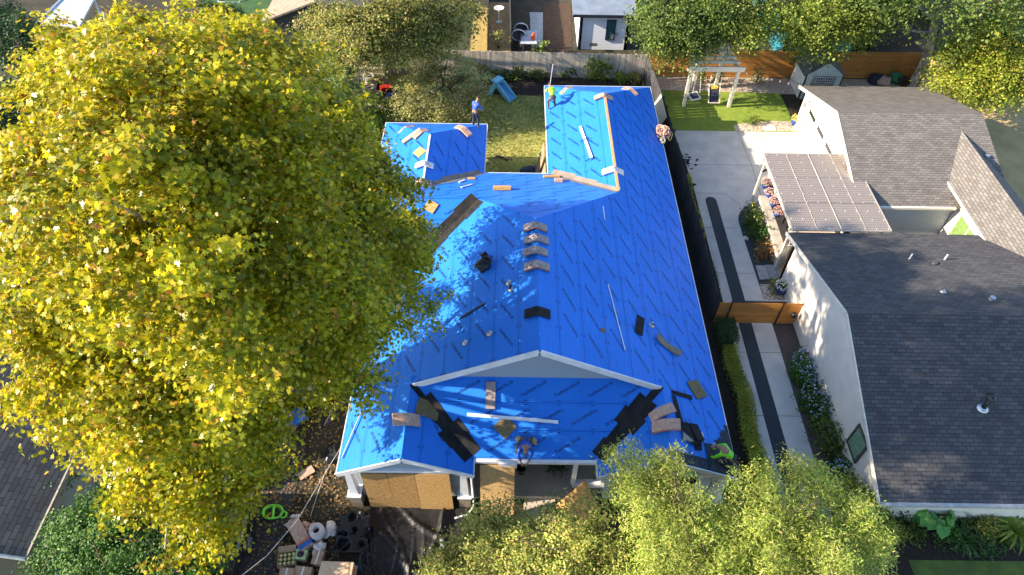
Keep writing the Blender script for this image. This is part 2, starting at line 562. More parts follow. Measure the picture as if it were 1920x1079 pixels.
# ------------------------------------------------------------------ palette
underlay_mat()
plain('bark_brown', (.10,.07,.045), .9, (.05,.035,.025), 6, .01, 25, stretch=(3,3,.6))
plain('bark_pale', (.55,.50,.40), .8, (.16,.13,.10), 2.2, .01, 20, stretch=(1,1,.5), contrast=(.45,.55))
white = plain('white_trim', (.72,.73,.76), .45, (.6,.61,.64), 3)
slate = lap_siding('grey_lap_siding', (.27,.33,.39), .17)
silver = lap_siding('pale_grey_siding', (.38,.42,.47), .17)
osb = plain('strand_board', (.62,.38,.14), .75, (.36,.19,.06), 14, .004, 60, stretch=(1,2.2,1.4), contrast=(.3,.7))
osb_b = plain('strand_board_shady_side', (.46,.27,.10), .75, (.26,.14,.045), 9, .004, 60, stretch=(1,2.2,1.4), contrast=(.3,.7))  # darker copy for the left sheets, shade put into the colour
osb_dark = plain('olive_strand_board', (.20,.15,.07), .8, (.11,.08,.035), 16, .004, 60, stretch=(1,2,1))  # dark olive strand board
kraft = plain('kraft_wrapper', (.50,.33,.25), .6, (.36,.22,.16), 9, .003, 30, spec=.5)
kraft_pale = plain('pale_wrapper', (.80,.74,.70), .5, (.66,.58,.54), 8, .003, 30)
kraft_shaded = plain('shaded_wrapper', (.33,.26,.25), .6, (.22,.18,.18), 9, .003, 30)  # tan wrapper as it looks in shade, the shade put into the colour
membrane = plain('granule_membrane', (.013,.014,.017), .85, (.028,.026,.025), 3, .003, 120, spec=.15)
membrane_tan = plain('tan_membrane', (.24,.19,.15), .7, (.16,.13,.11), 3, .003, 90)
blackpl = plain('black_plastic', (.012,.012,.014), .35, (.02,.02,.022), 6, .004, 20, spec=.5)
ink = plain('print_ink', (.003,.034,.17), .5, (.003,.028,.14), 5)
concrete = plain('broomed_concrete', (.56,.53,.49), .85, (.45,.425,.39), 1.2, .002, 90, detail=9)
conc_dark = plain('porch_concrete', (.48,.41,.34), .85, (.38,.32,.26), 2, .002, 60)
granite = plain('crushed_granite_strip', (.022,.034,.042), .9, (.045,.058,.066), 45, .01, 90)
pebble = plain('river_pebbles', (.60,.50,.40), .8, (.22,.18,.15), 14, .03, 22, contrast=(.42,.58))
pebble_dk = plain('purple_brown_gravel', (.11,.085,.08), .9, (.055,.042,.042), 22, .02, 40)
mulch = plain('dark_mulch', (.035,.024,.017), .95, (.015,.011,.009), 12, .02, 40)
turf = plain('artificial_turf', (.20,.27,.032), .9, (.15,.22,.025), 3, .012, 160)
lawn = plain('dry_lawn', (.38,.35,.09), .95, (.19,.22,.05), 1.1, .03, 40, detail=8)
lawn_gold = plain('golden_lawn', (.42,.30,.09), .95, (.30,.22,.07), 2, .03, 40)
lawn_dk = plain('dark_green_lawn', (.11,.17,.03), .95, (.07,.11,.022), 2, .03, 60)  # dark green grass
earth = plain('leafy_earth', (.17,.095,.035), .95, (.075,.042,.018), 3, .02, 30, detail=8)
earth_rd = plain('red_brown_mulch', (.06,.032,.018), .95, (.035,.019,.012), 3, .02, 30, detail=8)
asphalt = plain('old_asphalt', (.045,.045,.05), .9, (.028,.028,.033), 5, .005, 90)
cedar = plain('stained_cedar', (.55,.24,.055), .55, (.40,.16,.035), 3, .002, 30, stretch=(.5,1,8), island=.16)
greywood = plain('weathered_grey_wood', (.50,.45,.38), .85, (.34,.30,.26), 2.5, .003, 40, stretch=(6,6,.6), island=.25)
darkwood = plain('dark_shaded_wood', (.055,.055,.058), .8, (.035,.035,.04), 3, .003, 40, stretch=(1,1,5), island=.2)  # dark wood; on the side fence the tone stands for shade on its face
stucco = plain('cream_stucco', (.74,.69,.60), .85, (.68,.63,.55), 2, .002, 60)
garage_white = plain('garage_white', (.85,.85,.84), .5, (.8,.8,.79), 2)
shg = shingle('grey_shingle', (.185,.17,.157), (.125,.115,.108))
shg2 = shingle('shaded_grey_shingle', (.088,.086,.09), (.05,.05,.056), .30, .15)  # grey shingle darkened, the tree shade on the near roof put into the colour
shtan = shingle('tan_shingle', (.33,.27,.21), (.26,.21,.165))
shleft = shingle('brown_grey_shingle', (.15,.135,.12), (.09,.082,.078), .5, .17, .12)
glass = plain('window_glass', (.03,.07,.055), .08, (.04,.10,.07), 3, spec=.9)
dglass = plain('dark_glass', (.01,.012,.015), .08, (.02,.02,.02), 3, spec=.9)
metal = plain('galvanised_metal', (.55,.56,.58), .35, (.42,.43,.45), 6, metal=.8)
creamwood = plain('cream_painted_timber', (.66,.62,.52), .6, (.58,.54,.45), 4)
brick = plain('tan_brick', (.33,.25,.17), .85, (.22,.16,.11), 10, .01, 20)

# ------------------------------------------------------------------ ground and paving
def sheet(name, pts, z, mat, thick=0):
    m = MB()
    if thick: m.prism([(p[0], p[1]) for p in pts], z - thick, z)
    else: m.poly([(p[0], p[1], z) for p in pts])
    return structure(name, m, mat)

def px2(*q):
    return [at(a, b, 0) for a, b in q]

g = MB(); g.poly([(-300,-150,0),(300,-150,0),(300,400,0),(-300,400,0)])
structure('ground', g, plain('dark_ground', (.040,.034,.02), .95, (.02,.018,.011), 1.5, .02, 30))
sheet('back_lawn', [(-10.6,24),(8.7,24),(8.7,41.3),(-10.6,41.3)], .008, lawn)
sheet('planting_bed_soil', [(-5.2,39.2),(8.6,38.6),(8.6,41.3),(-5.2,41.3)], .014, mulch)
sheet('corner_soil', [(-17,33.2),(-8.2,33.2),(-7.6,36.5),(-8.6,40.0),(-17,40)], .012, mulch)
sheet('neighbour_turf', [(9.4,35.3),(17.6,35.3),(17.6,39.6),(9.4,39.8)], .03, turf)
sheet('pebble_border', [(9.0,39.7),(27,39.4),(27,41.5),(9.0,41.5)], .012, pebble)
pb = px2((1375,235),(1400,232),(1440,228),(1493,229),(1495,247),(1378,247))
sheet('pebble_patch', pb, .036, pebble)
sheet('side_lawn', [(25.2,24),(60,24),(60,44),(27.4,44),(25.2,37)], .01, plain('sandy_lawn',(.50,.36,.18),.95,(.36,.27,.12),.8,.03,40))
sheet('patio', [(13.3,23),(23,23),(23,26),(17.2,26),(17.2,28.2),(13.3,28.2)], .01, conc_dark)
# driveway: court plus lane with a rounded bed cut out of the edge
arc = [(14.1 + 1.9 * math.cos(R(a)), 27.0 + 1.75 * math.sin(R(a))) for a in range(90, 181, 10)]
drive = [(10.25,8),(12.3,8),(12.3,20)] + [(12.2,26.2)] + arc[::-1] + [(14.1,28.75),(17.45,28.75),(17.45,35.3),(9.9,35.3),(10.25,30)]
sheet('driveway', drive, .03, concrete)
front_lane = [(10.25,-2),(12.3,-2),(12.3,8),(10.25,8)]
sheet('driveway_apron', front_lane, .03, concrete)
cap = [(11.03 + .31 * math.cos(R(a)), 28.75 + .35 * math.sin(R(a))) for a in range(0, 181, 15)]
sheet('granite_strip', [(10.72,-2),(11.34,-2)] + cap, .036, granite)
j = MB()
for (a, b) in (((10.0,32.0),(15.6,31.95)), ((10.2,29.4),(11.9,29.4)), ((11.9,29.4),(12.6,28.4)), ((13.85,35.3),(14.0,31.9)), ((14.0,31.9),(13.9,28.8)), ((10.25,26.6),(12.1,26.6)), ((10.25,23.3),(12.2,23.3)),
               ((10.25,18.4),(12.3,18.4)), ((10.25,15.1),(12.3,15.1)), ((10.25,13.0),(12.3,13.0)), ((10.25,10.6),(12.3,10.6))):
    a, b = Vector((*a, .034)), Vector((*b, .034)); d = (b - a).normalized(); s = Vector((-d.y, d.x, 0)) * .012
    j.poly([a - s, b - s, b + s, a + s])
structure('driveway_joints', j, plain('joint_dark', (.14,.12,.10), .9))
sheet('planter_bed', [(12.2,20.1),(13.35,20.1),(13.35,24.0),(13.3,28.0),(14.1,28.7)] + arc + [(12.2,26.2)], .02, granite)
sheet('pebble_bed', [(12.3,20.1),(13.35,20.1),(13.35,22.6),(12.3,22.6)], .027, pebble)
sheet('gravel_bed', [(12.3,8),(13.4,8),(13.4,20.0),(12.3,20.0)], .02, pebble_dk)
sheet('hedge_soil', [(8.5,9),(10.25,9),(10.25,34.5),(8.5,34.5)], .016, mulch)
sheet('front_bed', [(12.4,5.5),(30,5.5),(30,10.4),(12.4,10.4)], .018, mulch)
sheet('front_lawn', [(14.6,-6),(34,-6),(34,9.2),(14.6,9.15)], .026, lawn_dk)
sheet('side_driveway', [(-11.8,-2),(-8.35,-2),(-8.2,13.5),(-11.8,13.5)], .02, asphalt)
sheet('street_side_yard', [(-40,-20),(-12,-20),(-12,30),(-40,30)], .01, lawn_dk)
sheet('front_path', px2((985,925),(1040,925),(1042,965),(1000,1079),(930,1079),(960,990),(980,960)), .03, conc_dark)
sheet('front_garden_soil', [(-1.3,-2),(9.8,-2),(9.8,11.2),(-1.3,11.2)], .012, mulch)
# yards beyond the rear fence
sheet('rear_gold_lawn', px2((800,99),(913,99),(915,14),(868,12)), .014, lawn_gold)
sheet('rear_brown_yard', px2((915,99),(958,99),(955,5),(916,5)), .018, plain('tan_earth', (.42,.26,.12), .95, (.30,.18,.08), 3))
sheet('rear_patio_slab', px2((996,90),(1018,90),(1018,24),(993,24)), .03, plain('blue_grey_slab', (.30,.33,.36), .8))  # slab in a cool blue-grey
sheet('rear_deck', px2((1019,99),(1073,99),(1070,6),(1019,6)), .02, earth_rd)
sheet('rear_green_lawn', [(-24,41.8),(-13.5,41.8),(-13.5,62),(-24,62)], .012, plain('deep_lawn', (.035,.10,.03), .95, (.025,.07,.02), 2))

# fallen leaves
lr = np.random.default_rng(5)
n = 5200
P = np.stack([lr.uniform(-10.4,-6.0,n), lr.uniform(3,23,n), lr.uniform(.03,.06,n)], 1)
P2 = np.stack([lr.uniform(-8.5,8.3,1500), lr.uniform(27.8,39,1500), lr.uniform(.02,.05,1500)], 1)
fl = leaves_mesh('fallen_leaves', np.concatenate([P, P2]), .10, FIVE, leafmat('dry_leaf', [(0,(.26,.14,.045)),(.5,(.17,.09,.035)),(1,(.38,.25,.09))], .15, .7), None, 3.0, None, 6)
tag(fl, 'brown and tan fallen leaves scattered over the yards', 'leaves', kind='stuff')

# ------------------------------------------------------------------ the blue-roofed house
K, ZE = .48, 2.8
pl_right = (ZE + K*8.05, -K, 0); pl_left = (ZE + K*6.02, K, 0)
pl_rear = (ZE + K*27.5, 0, -K); pl_rwl = (ZE - K*1.82, K, 0); pl_rwh = (ZE + K*35.68, 0, -K)
pl_lwl = (ZE + K*7.03, K, 0); pl_lwr = (ZE - K*1.46, -K, 0); pl_lwh = (ZE + K*31.72, 0, -K)
pl_porch = (ZE - K*11.52, 0, K); pl_lgr = (ZE - K*1.24, -K, 0); pl_rgl = (ZE - K*3.14, K, 0)
pl_cross = (ZE - K*18.47, 0, K)
def zof(pl, x, y): return pl[0] + pl[1]*x + pl[2]*y
SL = math.sqrt(1 + K*K)
def axes(pl):
    """u along the eave, v up the slope (metres), n"""
    gx, gy = pl[1], pl[2]
    g = math.hypot(gx, gy)
    v = Vector((gx/g, gy/g, g)).normalized()
    nn = Vector((-gx, -gy, 1)).normalized()
    u = v.cross(nn)
    return u, v, nn

house = empty('house', (1, 20, 0), 'single-storey house whose whole roof is covered in blue printed underlayment', 'house')
roofs = [
 ('main_east', pl_right, [(8.05,10.88),(8.05,35.68),(4.935,32.565),(4.935,24.385),(1.015,20.465),(1.015,13.85),(5.595,13.85),(5.595,10.88)], (8.05,10.88)),
 ('wing_west', pl_rwl, [(1.82,35.68),(1.82,27.5),(4.935,24.385),(4.935,32.565)], (1.82,35.68)),
 ('wing_hip', pl_rwh, [(8.05,35.68),(1.82,35.68),(4.935,32.565)], (8.05,35.68)),
 ('rear', pl_rear, [(1.82,27.5),(-1.46,27.5),(-4.245,24.715),(-7.03,27.5),(-7.03,22.985),(-1.505,22.985),(1.015,20.465),(4.935,24.385)], (1.82,27.5)),
 ('cross_front', pl_cross, [(-1.505,22.985),(-7.03,22.985),(-7.03,18.47),(-6.02,18.47)], (-7.03,18.47)),
 ('main_west', pl_left, [(1.015,20.465),(-1.505,22.985),(-6.02,18.47),(-6.02,10.88),(-3.63,10.88),(-3.63,13.85),(1.015,13.85)], (-6.02,18.47)),
 ('west_wing_west', pl_lwl, [(-7.03,31.72),(-7.03,27.5),(-4.245,24.715),(-4.245,28.935)], (-7.03,31.72)),
 ('west_wing_east', pl_lwr, [(-1.46,27.5),(-1.46,31.72),(-4.245,28.935),(-4.245,24.715)], (-1.46,27.5)),
 ('west_wing_hip', pl_lwh, [(-1.46,31.72),(-7.03,31.72),(-4.245,28.935)], (-1.46,31.72)),
 ('west_gable_east', pl_lgr, [(-3.63,10.88),(-1.24,10.88),(-1.24,11.52),(-3.63,13.91)], (-1.24,10.88)),
 ('porch', pl_porch, [(-1.24,11.52),(3.14,11.52),(5.595,13.975),(5.595,14.15),(-3.63,14.15),(-3.63,13.91)], (-1.24,11.52)),
 ('east_gable_west', pl_rgl, [(5.595,10.88),(5.595,13.975),(3.14,11.52),(3.14,10.88)], (3.14,13)),
]
# printed lettering for the sheet
def text_mesh(body, size):
    c = bpy.data.curves.new('lettering', 'FONT')
    c.body = body; c.size = size; c.align_x = 'CENTER'; c.align_y = 'CENTER'; c.offset = size * .022; c.resolution_u = 2
    o = bpy.data.objects.new('lettering', c); COL.objects.link(o)
    dg = bpy.context.evaluated_depsgraph_get()
    me = bpy.data.meshes.new_from_object(o.evaluated_get(dg))
    bpy.data.objects.remove(o)
    vs = [v.co.copy() for v in me.vertices]; fs = [tuple(p.vertices) for p in me.polygons]
    bpy.data.meshes.remove(me); bpy.data.curves.remove(c)
    return vs, fs
TV, TF = text_mesh('TopShield SG-30', .155)
def inside(pt, poly):
    x, y = pt; c = False
    for i in range(len(poly)):
        (x0, y0), (x1, y1) = poly[i], poly[i-1]
        if (y0 > y) != (y1 > y) and x < (x1-x0)*(y-y0)/(y1-y0)+x0: c = not c
    return c
def mat_on(pl, origin, lift):
    u, v, nn = axes(pl)
    o = Vector((origin[0], origin[1], zof(pl, *origin))) + nn * lift
    return Matrix(((u.x,v.x,nn.x,o.x),(u.y,v.y,nn.y,o.y),(u.z,v.z,nn.z,o.z),(0,0,0,1)))
rndt = random.Random(3)
for nm, pl, poly, org in roofs:
    u, v, nn = axes(pl)
    O = Vector((org[0], org[1], zof(pl, *org)))
    ar = sum(poly[i][0]*poly[(i+1) % len(poly)][1] - poly[(i+1) % len(poly)][0]*poly[i][1] for i in range(len(poly)))
    pp = poly if ar > 0 else poly[::-1]
    m = MB()
    # flat: split planar polygon, UVs in metres
    m.slab([Vector((x, y, zof(pl, x, y))) for x, y in pp], .10, lambda p: ((p - O).dot(u), (p - O).dot(v)))
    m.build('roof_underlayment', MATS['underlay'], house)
    # printing: lettering and dashes
    Mx = mat_on(pl, org, .006)
    uvp = [((Vector((x, y, zof(pl, x, y))) - O).dot(u), (Vector((x, y, zof(pl, x, y))) - O).dot(v)) for x, y in poly]
    us = [q[0] for q in uvp]; vs = [q[1] for q in uvp]
    t = MB(); t.M = Mx
    row = 0
    vv = .5
    while vv < max(vs):
        flip = row % 2
        uu = min(us) + (.25 if row % 2 else .85)
        while uu < max(us):
            ang = R(30) + (math.pi if flip else 0)
            ca, sa = math.cos(ang), math.sin(ang)
            ends = [(uu + s*.66*ca, vv + s*.66*sa) for s in (-1,-.5,0,.5,1)]
            if all(inside(e, uvp) for e in ends):
                t.add([(uu + p.x*ca - p.y*sa, vv + p.x*sa + p.y*ca, 0) for p in TV], TF)
            uu += 1.22
        # dashes near both laps
        for off in (.07, -.07):
            w = vv - .5 + off
            uu = min(us)
            kk = 0
            while uu < max(us):
                if inside((uu, w), uvp) and inside((uu + .06, w), uvp):
                    if kk % 11 == 5: t.add([(uu-.02, w-.022, 0),(uu+.10, w-.022, 0),(uu+.10, w+.012, 0),(uu-.02, w+.012, 0)], [(0,1,2,3)])
                    else: t.add([(uu, w-.004, 0),(uu+.045, w-.004, 0),(uu+.045, w+.004, 0),(uu, w+.004, 0)], [(0,1,2,3)])
                uu += .11; kk += 1
        vv += 1.0; row += 1
    if t.f: t.build('printed_lettering', ink, house)

def fascia(a, b, h=.2, th=.035, parent=house, mat=white, dz=0, name='fascia'):
    a, b = Vector(a), Vector(b)
    m = MB(); m.bar(a - Vector((0,0,h/2 - dz)), b - Vector((0,0,h/2 - dz)), th, h)
    return m.build(name, mat, parent)
e = .02
fascia((8.05+e,10.86,ZE),(8.05+e,35.70,ZE)); fascia((8.07,35.68+e,ZE),(1.80,35.68+e,ZE)); fascia((1.82-e,35.68,ZE),(1.82-e,27.5,ZE))
fascia((1.80,27.5+e,ZE),(-1.44,27.5+e,ZE)); fascia((-1.46+e,27.52,ZE),(-1.46+e,31.7,ZE)); fascia((-1.44,31.72+e,ZE),(-7.05,31.72+e,ZE))
fascia((-7.03-e,31.72,ZE),(-7.03-e,18.45,ZE)); fascia((-7.05,18.47-e,ZE),(-6.06,18.47-e,ZE)); fascia((-6.02-e,18.43,ZE),(-6.02-e,10.86,ZE))
fascia((-1.24+e,10.86,ZE),(-1.24+e,11.5,ZE)); fascia((3.14-e,10.86,ZE),(3.14-e,11.5,ZE))
fascia((-6.04,10.86,ZE),(-3.63,10.86,3.947),.22); fascia((-3.63,10.86,3.947),(-1.22,10.86,ZE),.22)
fascia((3.12,10.86,ZE),(5.595,10.86,3.978),.22); fascia((5.595,10.86,3.978),(8.07,10.86,ZE),.22)
fascia((-3.5,13.83,4.01),(1.015,13.83,6.19),.26,.05); fascia((1.015,13.83,6.19),(5.5,13.83,4.04),.26,.05)
gt = MB(); gt.bar((-1.2,11.45,ZE-.07),(3.1,11.45,ZE-.07),.13,.13); gt.build('gutter', white, house)
# pediment wall over the porch roof
m = MB(); m.add([(-3.5,14.15,3.95),(5.5,14.15,3.95),(1.015,14.15,6.12),(-3.5,14.25,3.95),(5.5,14.25,3.95),(1.015,14.25,6.12)], [(0,1,2),(5,4,3),(0,3,4,1),(1,4,5,2),(2,5,3,0)])
m.build('pediment', slate, house)
# valley membranes
def valley(p0, p1, pa, pb_, w, steps=(0,), mat=membrane, nm='valley_membrane'):
    for pl, sg in ((pa, 1), (pb_, -1)):
        u, v, nn = axes(pl)
        a = Vector((p0[0], p0[1], zof(pl, *p0))); b = Vector((p1[0], p1[1], zof(pl, *p1)))
        d = (b - a).normalized(); s = d.cross(nn) * sg
        # pick the side lying in this plane's own area
        test = (a + b)/2 + s*.3
        other = pb_ if pl is pa else pa
        if zof(pl, test.x, test.y) < zof(other, test.x, test.y): s = -s
        m = MB(); L = (b - a).length
        k = len(w); 
        pts = [a + nn*.012, b + nn*.012]
        edge = []
        for i in range(k):
            edge.append(b.lerp(a, i/k) + s*w[i] + nn*.012); edge.append(b.lerp(a, (i+1)/k) + s*(w[i]*.93) + nn*.012)
        pts += edge
        f = [tuple(range(len(pts)))]
        m.add(pts, f)
        # thickness skirt so it is a real sheet
        m.build(nm, mat, house)
valley((1.95,27.4),(4.92,24.42), pl_rwl, pl_rear, (.22,.30,.36), mat=membrane_tan)
valley((-1.6,27.4),(-4.2,24.76), pl_lwr, pl_rear, (.20,.30,.25), mat=membrane_tan)
valley((-1.52,22.97),(-6.0,18.49), pl_cross, pl_left, (.38,.52,.45,.5,.4,.46))
valley((-1.3,11.58),(-3.6,13.88), pl_lgr, pl_porch, (.12,.34,.30,.52,.44))
valley((3.2,11.58),(5.55,13.93), pl_rgl, pl_porch, (.16,.42,.50,.28,.34))
# exposed boards along the wing ridges
m = MB(); m.bar((4.935,24.45,4.31),(4.935,32.4,4.31),.13,.03); m.build('ridge_board', osb, house)
m = MB(); m.bar((-4.245,24.8,4.15),(-4.245,28.8,4.15),.10,.03); m.build('ridge_board', white, house)

# walls, set in from the eaves
def wall_run(pts, z0, z1, mat, nm='wall', parent=house, th=.15):
    for a, b in zip(pts[:-1], pts[1:]):
        m = MB(); m.bar((a[0], a[1], (z0+z1)/2), (b[0], b[1], (z0+z1)/2), th, z1 - z0)
        m.build(nm, mat, parent)
wall_run([(7.6,11.3),(7.6,35.2)], 0, 2.78, silver); wall_run([(7.52,35.2),(2.3,35.2)], 0, 2.78, silver)
wall_run([(2.3,35.12),(2.3,27.0)], 0, 2.78, silver); wall_run([(2.2,27.0),(-1.9,27.0)], 0, 2.78, silver)
wall_run([(-1.95,27.08),(-1.95,31.2)], 0, 2.78, silver); wall_run([(-1.87,31.28),(-6.6,31.28)], 0, 2.78, silver)
wall_run([(-6.6,31.2),(-6.6,18.9)], 0, 2.78, silver); wall_run([(-5.6,18.8),(-5.6,11.4)], 0, 2.78, silver)
# front elevation
wall_run([(-5.5,11.45),(-1.75,11.45)], 0, 2.78, silver); wall_run([(3.6,11.45),(7.5,11.45)], 0, 2.78, silver)
wall_run([(-1.7,11.4),(-1.7,14.3)], 0, 2.78, silver); wall_run([(3.55,11.55),(3.55,14.3)], 0, 2.78, silver)
wall_run([(-1.6,14.3),(3.5,14.3)], 0, 2.9, slate)
for x0, x1, xr, zr in ((-5.9,-1.36,-3.63,3.80), (3.26,7.93,5.595,3.83)):
    m = MB(); m.add([(x0,11.1,2.74),(x1,11.1,2.74),(xr,11.1,zr),(x0,11.2,2.74),(x1,11.2,2.74),(xr,11.2,zr)], [(0,1,2),(5,4,3),(0,3,4,1),(1,4,5,2),(2,5,3,0)])
    m.build('gable_wall', slate, house)
    m = MB(); m.bar((x0-.05,11.06,2.68),(x1+.05,11.06,2.68),.1,.16); m.build('frieze_board', white, house)
# porch floor, posts, plinths
m = MB(); m.prism([(-1.6,11.3),(3.4,11.3),(3.4,14.2),(-1.6,14.2)], 0, .22); m.build('porch_floor', conc_dark, house)
def post(x, y, z0=.9):
    m = MB(); m.add([(x-.16,y-.16,z0),(x+.16,y-.16,z0),(x+.16,y+.16,z0),(x-.16,y+.16,z0),(x-.1,y-.1,2.62),(x+.1,y-.1,2.62),(x+.1,y+.1,2.62),(x-.1,y+.1,2.62)],
        ((3,2,1,0),(4,5,6,7),(0,1,5,4),(1,2,6,5),(2,3,7,6),(3,0,4,7)))
    m.build('post', white, house)
    m = MB(); m.box((x,y,z0-.04),(.52,.52,.08)); m.build('plinth_cap', white, house)
    m = MB(); m.box((x,y,(z0-.08)/2),(.44,.44,z0-.08)); m.build('brick_plinth', brick, house)
post(-5.72,11.12); post(-1.62,11.12); post(7.72,11.12)
m = MB(); m.box((3.0,11.55,.86),(1.2,.3,.1)); m.box((3.0,11.58,.72),(1.15,.08,.22)); m.build('porch_rail', white, house)
m = MB(); m.box((2.44,11.6,1.75),(.16,.16,1.8)); m.build('post', white, house)
m = MB(); m.tube([(-1.32,11.0,2.5),(-1.3,10.95,1.2),(-1.28,10.9,.25),(-1.5,10.6,.1),(-2.0,10.45,.08)], .045, 8); m.build('downspout', white, house)
wall_run([(2.45,12.4),(3.5,12.4)], .9, 2.75, silver)
m = MB(); m.box((2.98,11.6,.36),(1.1,.1,.5)); m.build('brick_base', brick, house)
# east gable windows
def window(x0, x1, y, z0, z1, parent, gm=dglass, fm=white, axis='x', mull=1, side=-1):
    w = .09
    def P(a, b, c): return (a, b, c) if axis == 'x' else (b, a, c)
    f = MB()
    d = .08
    def bx(a0, a1, c0, c1, t=d):
        c = P((a0+a1)/2, y, (c0+c1)/2)
        s = (a1-a0, t, c1-c0) if axis == 'x' else (t, a1-a0, c1-c0)
        f.box(c, s)
    bx(x0, x0+w, z0, z1); bx(x1-w, x1, z0, z1); bx(x0+w, x1-w, z1-w, z1); bx(x0+w, x1-w, z0, z0+w)
    for k in range(1, mull+1):
        xm = x0 + (x1-x0)*k/(mull+1); bx(xm-.03, xm+.03, z0+w, z1-w, d*.7)
    fo = f.build('window', fm, parent)
    g = MB(); c = P((x0+x1)/2, y, (z0+z1)/2)
    g.box(c, ((x1-x0-2*w), .03, z1-z0-2*w) if axis == 'x' else (.03, x1-x0-2*w, z1-z0-2*w))
    po = g.build('pane', gm, fo if parent.parent is None and False else parent)
    po.parent = fo
    return fo
window(4.5,5.25,11.33,1.3,2.5,house,mull=0); window(5.3,7.0,11.33,1.3,2.5,house,mull=1)
window(-5.35,-4.9,11.33,1.0,2.3,house,mull=0)

# ------------------------------------------------------------------ things on the blue roof
SG = 'shingle bundles set out on the blue roof'
def surf(pl):
    u, v, nn = axes(pl); return u, v, nn
def draped(px, py, ridge, z, label, mat, L=.98, W=.36, th=.085, rot=0, group=SG, slope=K, name='shingle_bundle', edge=None, droop=1.0):
    """a bundle bent over a ridge: ridge = direction of ridge line ('y' or a vector)"""
    c = at(px, py, z)
    rd = Vector((0,1,0)) if ridge == 'y' else Vector(ridge).normalized()
    ac = Vector((rd.y, -rd.x, 0))
    if rot:
        q = Matrix.Rotation(R(rot), 3, 'Z'); rd = q @ rd; ac = q @ ac
    root = empty(name, (c.x, c.y, c.z), label, 'shingle bundle', group)
    n = 12
    top, bot = [], []
    hr = abs(rd.z)
    for i in range(n + 1):
        t = (i/n - .5) * L
        h = -max(0, abs(t) - .05) * slope * droop + (.0 if abs(t) > .05 else .008)
        base = c + ac * t + Vector((0,0,h + .012))
        for s in (-W/2, W/2):
            bot.append(base + rd * s)
            top.append(base + rd * s + Vector((0,0,th)) - (Vector((0,0,.01)) if abs(t) > L/2-.03 else Vector()))
    m = MB(); vs = bot + top; k = len(bot); fs = []
    for i in range(n):
        a = 2*i
        fs += [(a+k, a+2+k, a+3+k, a+1+k), (a, a+1, a+3, a+2), (a, a+2, a+2+k, a+k), (a+1, a+1+k, a+3+k, a+3)]
    fs += [(0, k, k+1, 1), (2*n, 2*n+1, 2*n+1+k, 2*n+k)]
    m.add(vs, fs)
    m.build('wrapper', mat, root)
    # printed marks on the wrapper
    p = MB(); r = random.Random(int(px*7+py))
    for _ in range(7):
        t = r.uniform(-.4,.4)*L; s = r.uniform(-.32,.32)*W
        h = -max(0, abs(t) - .05) * slope * droop + th + .022
        q = c + ac*t + rd*s + Vector((0,0,h)); sg = -slope*droop*(1 if t > 0 else -1)
        du = (ac + Vector((0,0,sg))).normalized()*.03; dv = rd*.012
        p.poly([q-du-dv, q+du-dv, q+du+dv, q-du+dv])
    p.build('printed_mark', blackpl, root)
    if edge: 
        e_ = MB(); 
        pts = [bot[2*i] + (top[2*i]-bot[2*i])*.5 - rd*.006 for i in range(n+1)]
        e_.tube(pts, .012, 5); e_.build('orange_band', edge, root)
    return root
orange = plain('orange_print', (.70,.16,.04), .5)
GR = kraft_shaded
draped(1004,424,'y',6.20,'grey-brown bundle bent over the main ridge, the one farthest up the row of four', kraft_shaded, edge=orange)
draped(1006,447,'y',6.20,'grey-brown bundle bent over the main ridge, second from the rear in the row of four', kraft_shaded)
draped(1004,470,'y',6.20,'grey-brown bundle bent over the main ridge, third from the rear in the row of four', kraft_shaded)
draped(1007,497,'y',6.20,'grey-brown ridge bundle with a sunlit tan end, nearest in the row of four', kraft_shaded, edge=orange)
b = draped(1008,584,'y',6.20,'sheet of black shingles folded over the main ridge behind the pediment', membrane, .95, .42, .03, group=None, name='shingle_sheet')
b['category'] = 'shingle sheet'
draped(1132,180,'y',4.31,'sunlit tan bundle bent over the rear end of the right wing ridge', kraft, 1.0,.34)
draped(1150,319,'y',4.31,'white wrapped bundle bent over the right wing ridge near its valley', kraft_pale, 1.05,.36)
draped(795,308,'y',4.16,'white wrapped bundle bent over the left wing ridge', kraft_pale, .9,.36)
draped(790,342,'y',4.15,'pinkish bundle bent over the front end of the left wing ridge', kraft, .95,.34, rot=12, edge=orange)
hipL, hipR = (-1,1,-.48), (1,1,-.48)
draped(1064,169,(-.7,.7,0),3.3,'tan bundle bent over the right wing hip beside the worker in lime', kraft, 1.0,.34, slope=.3)
draped(1181,170,(.7,.7,0),3.4,'tan bundle bent over the rear right hip of the right wing', kraft, 1.0,.34, slope=.3)
draped(868,243,(.7,.7,0),3.5,'tan bundle bent over the right hip of the left wing beside the worker in blue', kraft, 1.1,.34, slope=.3)
draped(763,242,(-.7,.7,0),3.3,'slim tan bundle bent over the left hip of the left wing near the rear eave', kraft, 1.0,.28, slope=.3)
draped(789,249,(-.7,.7,0),3.9,'tan bundle on the left wing hip just left of the white ridge strip', kraft, .95,.30, slope=.3)
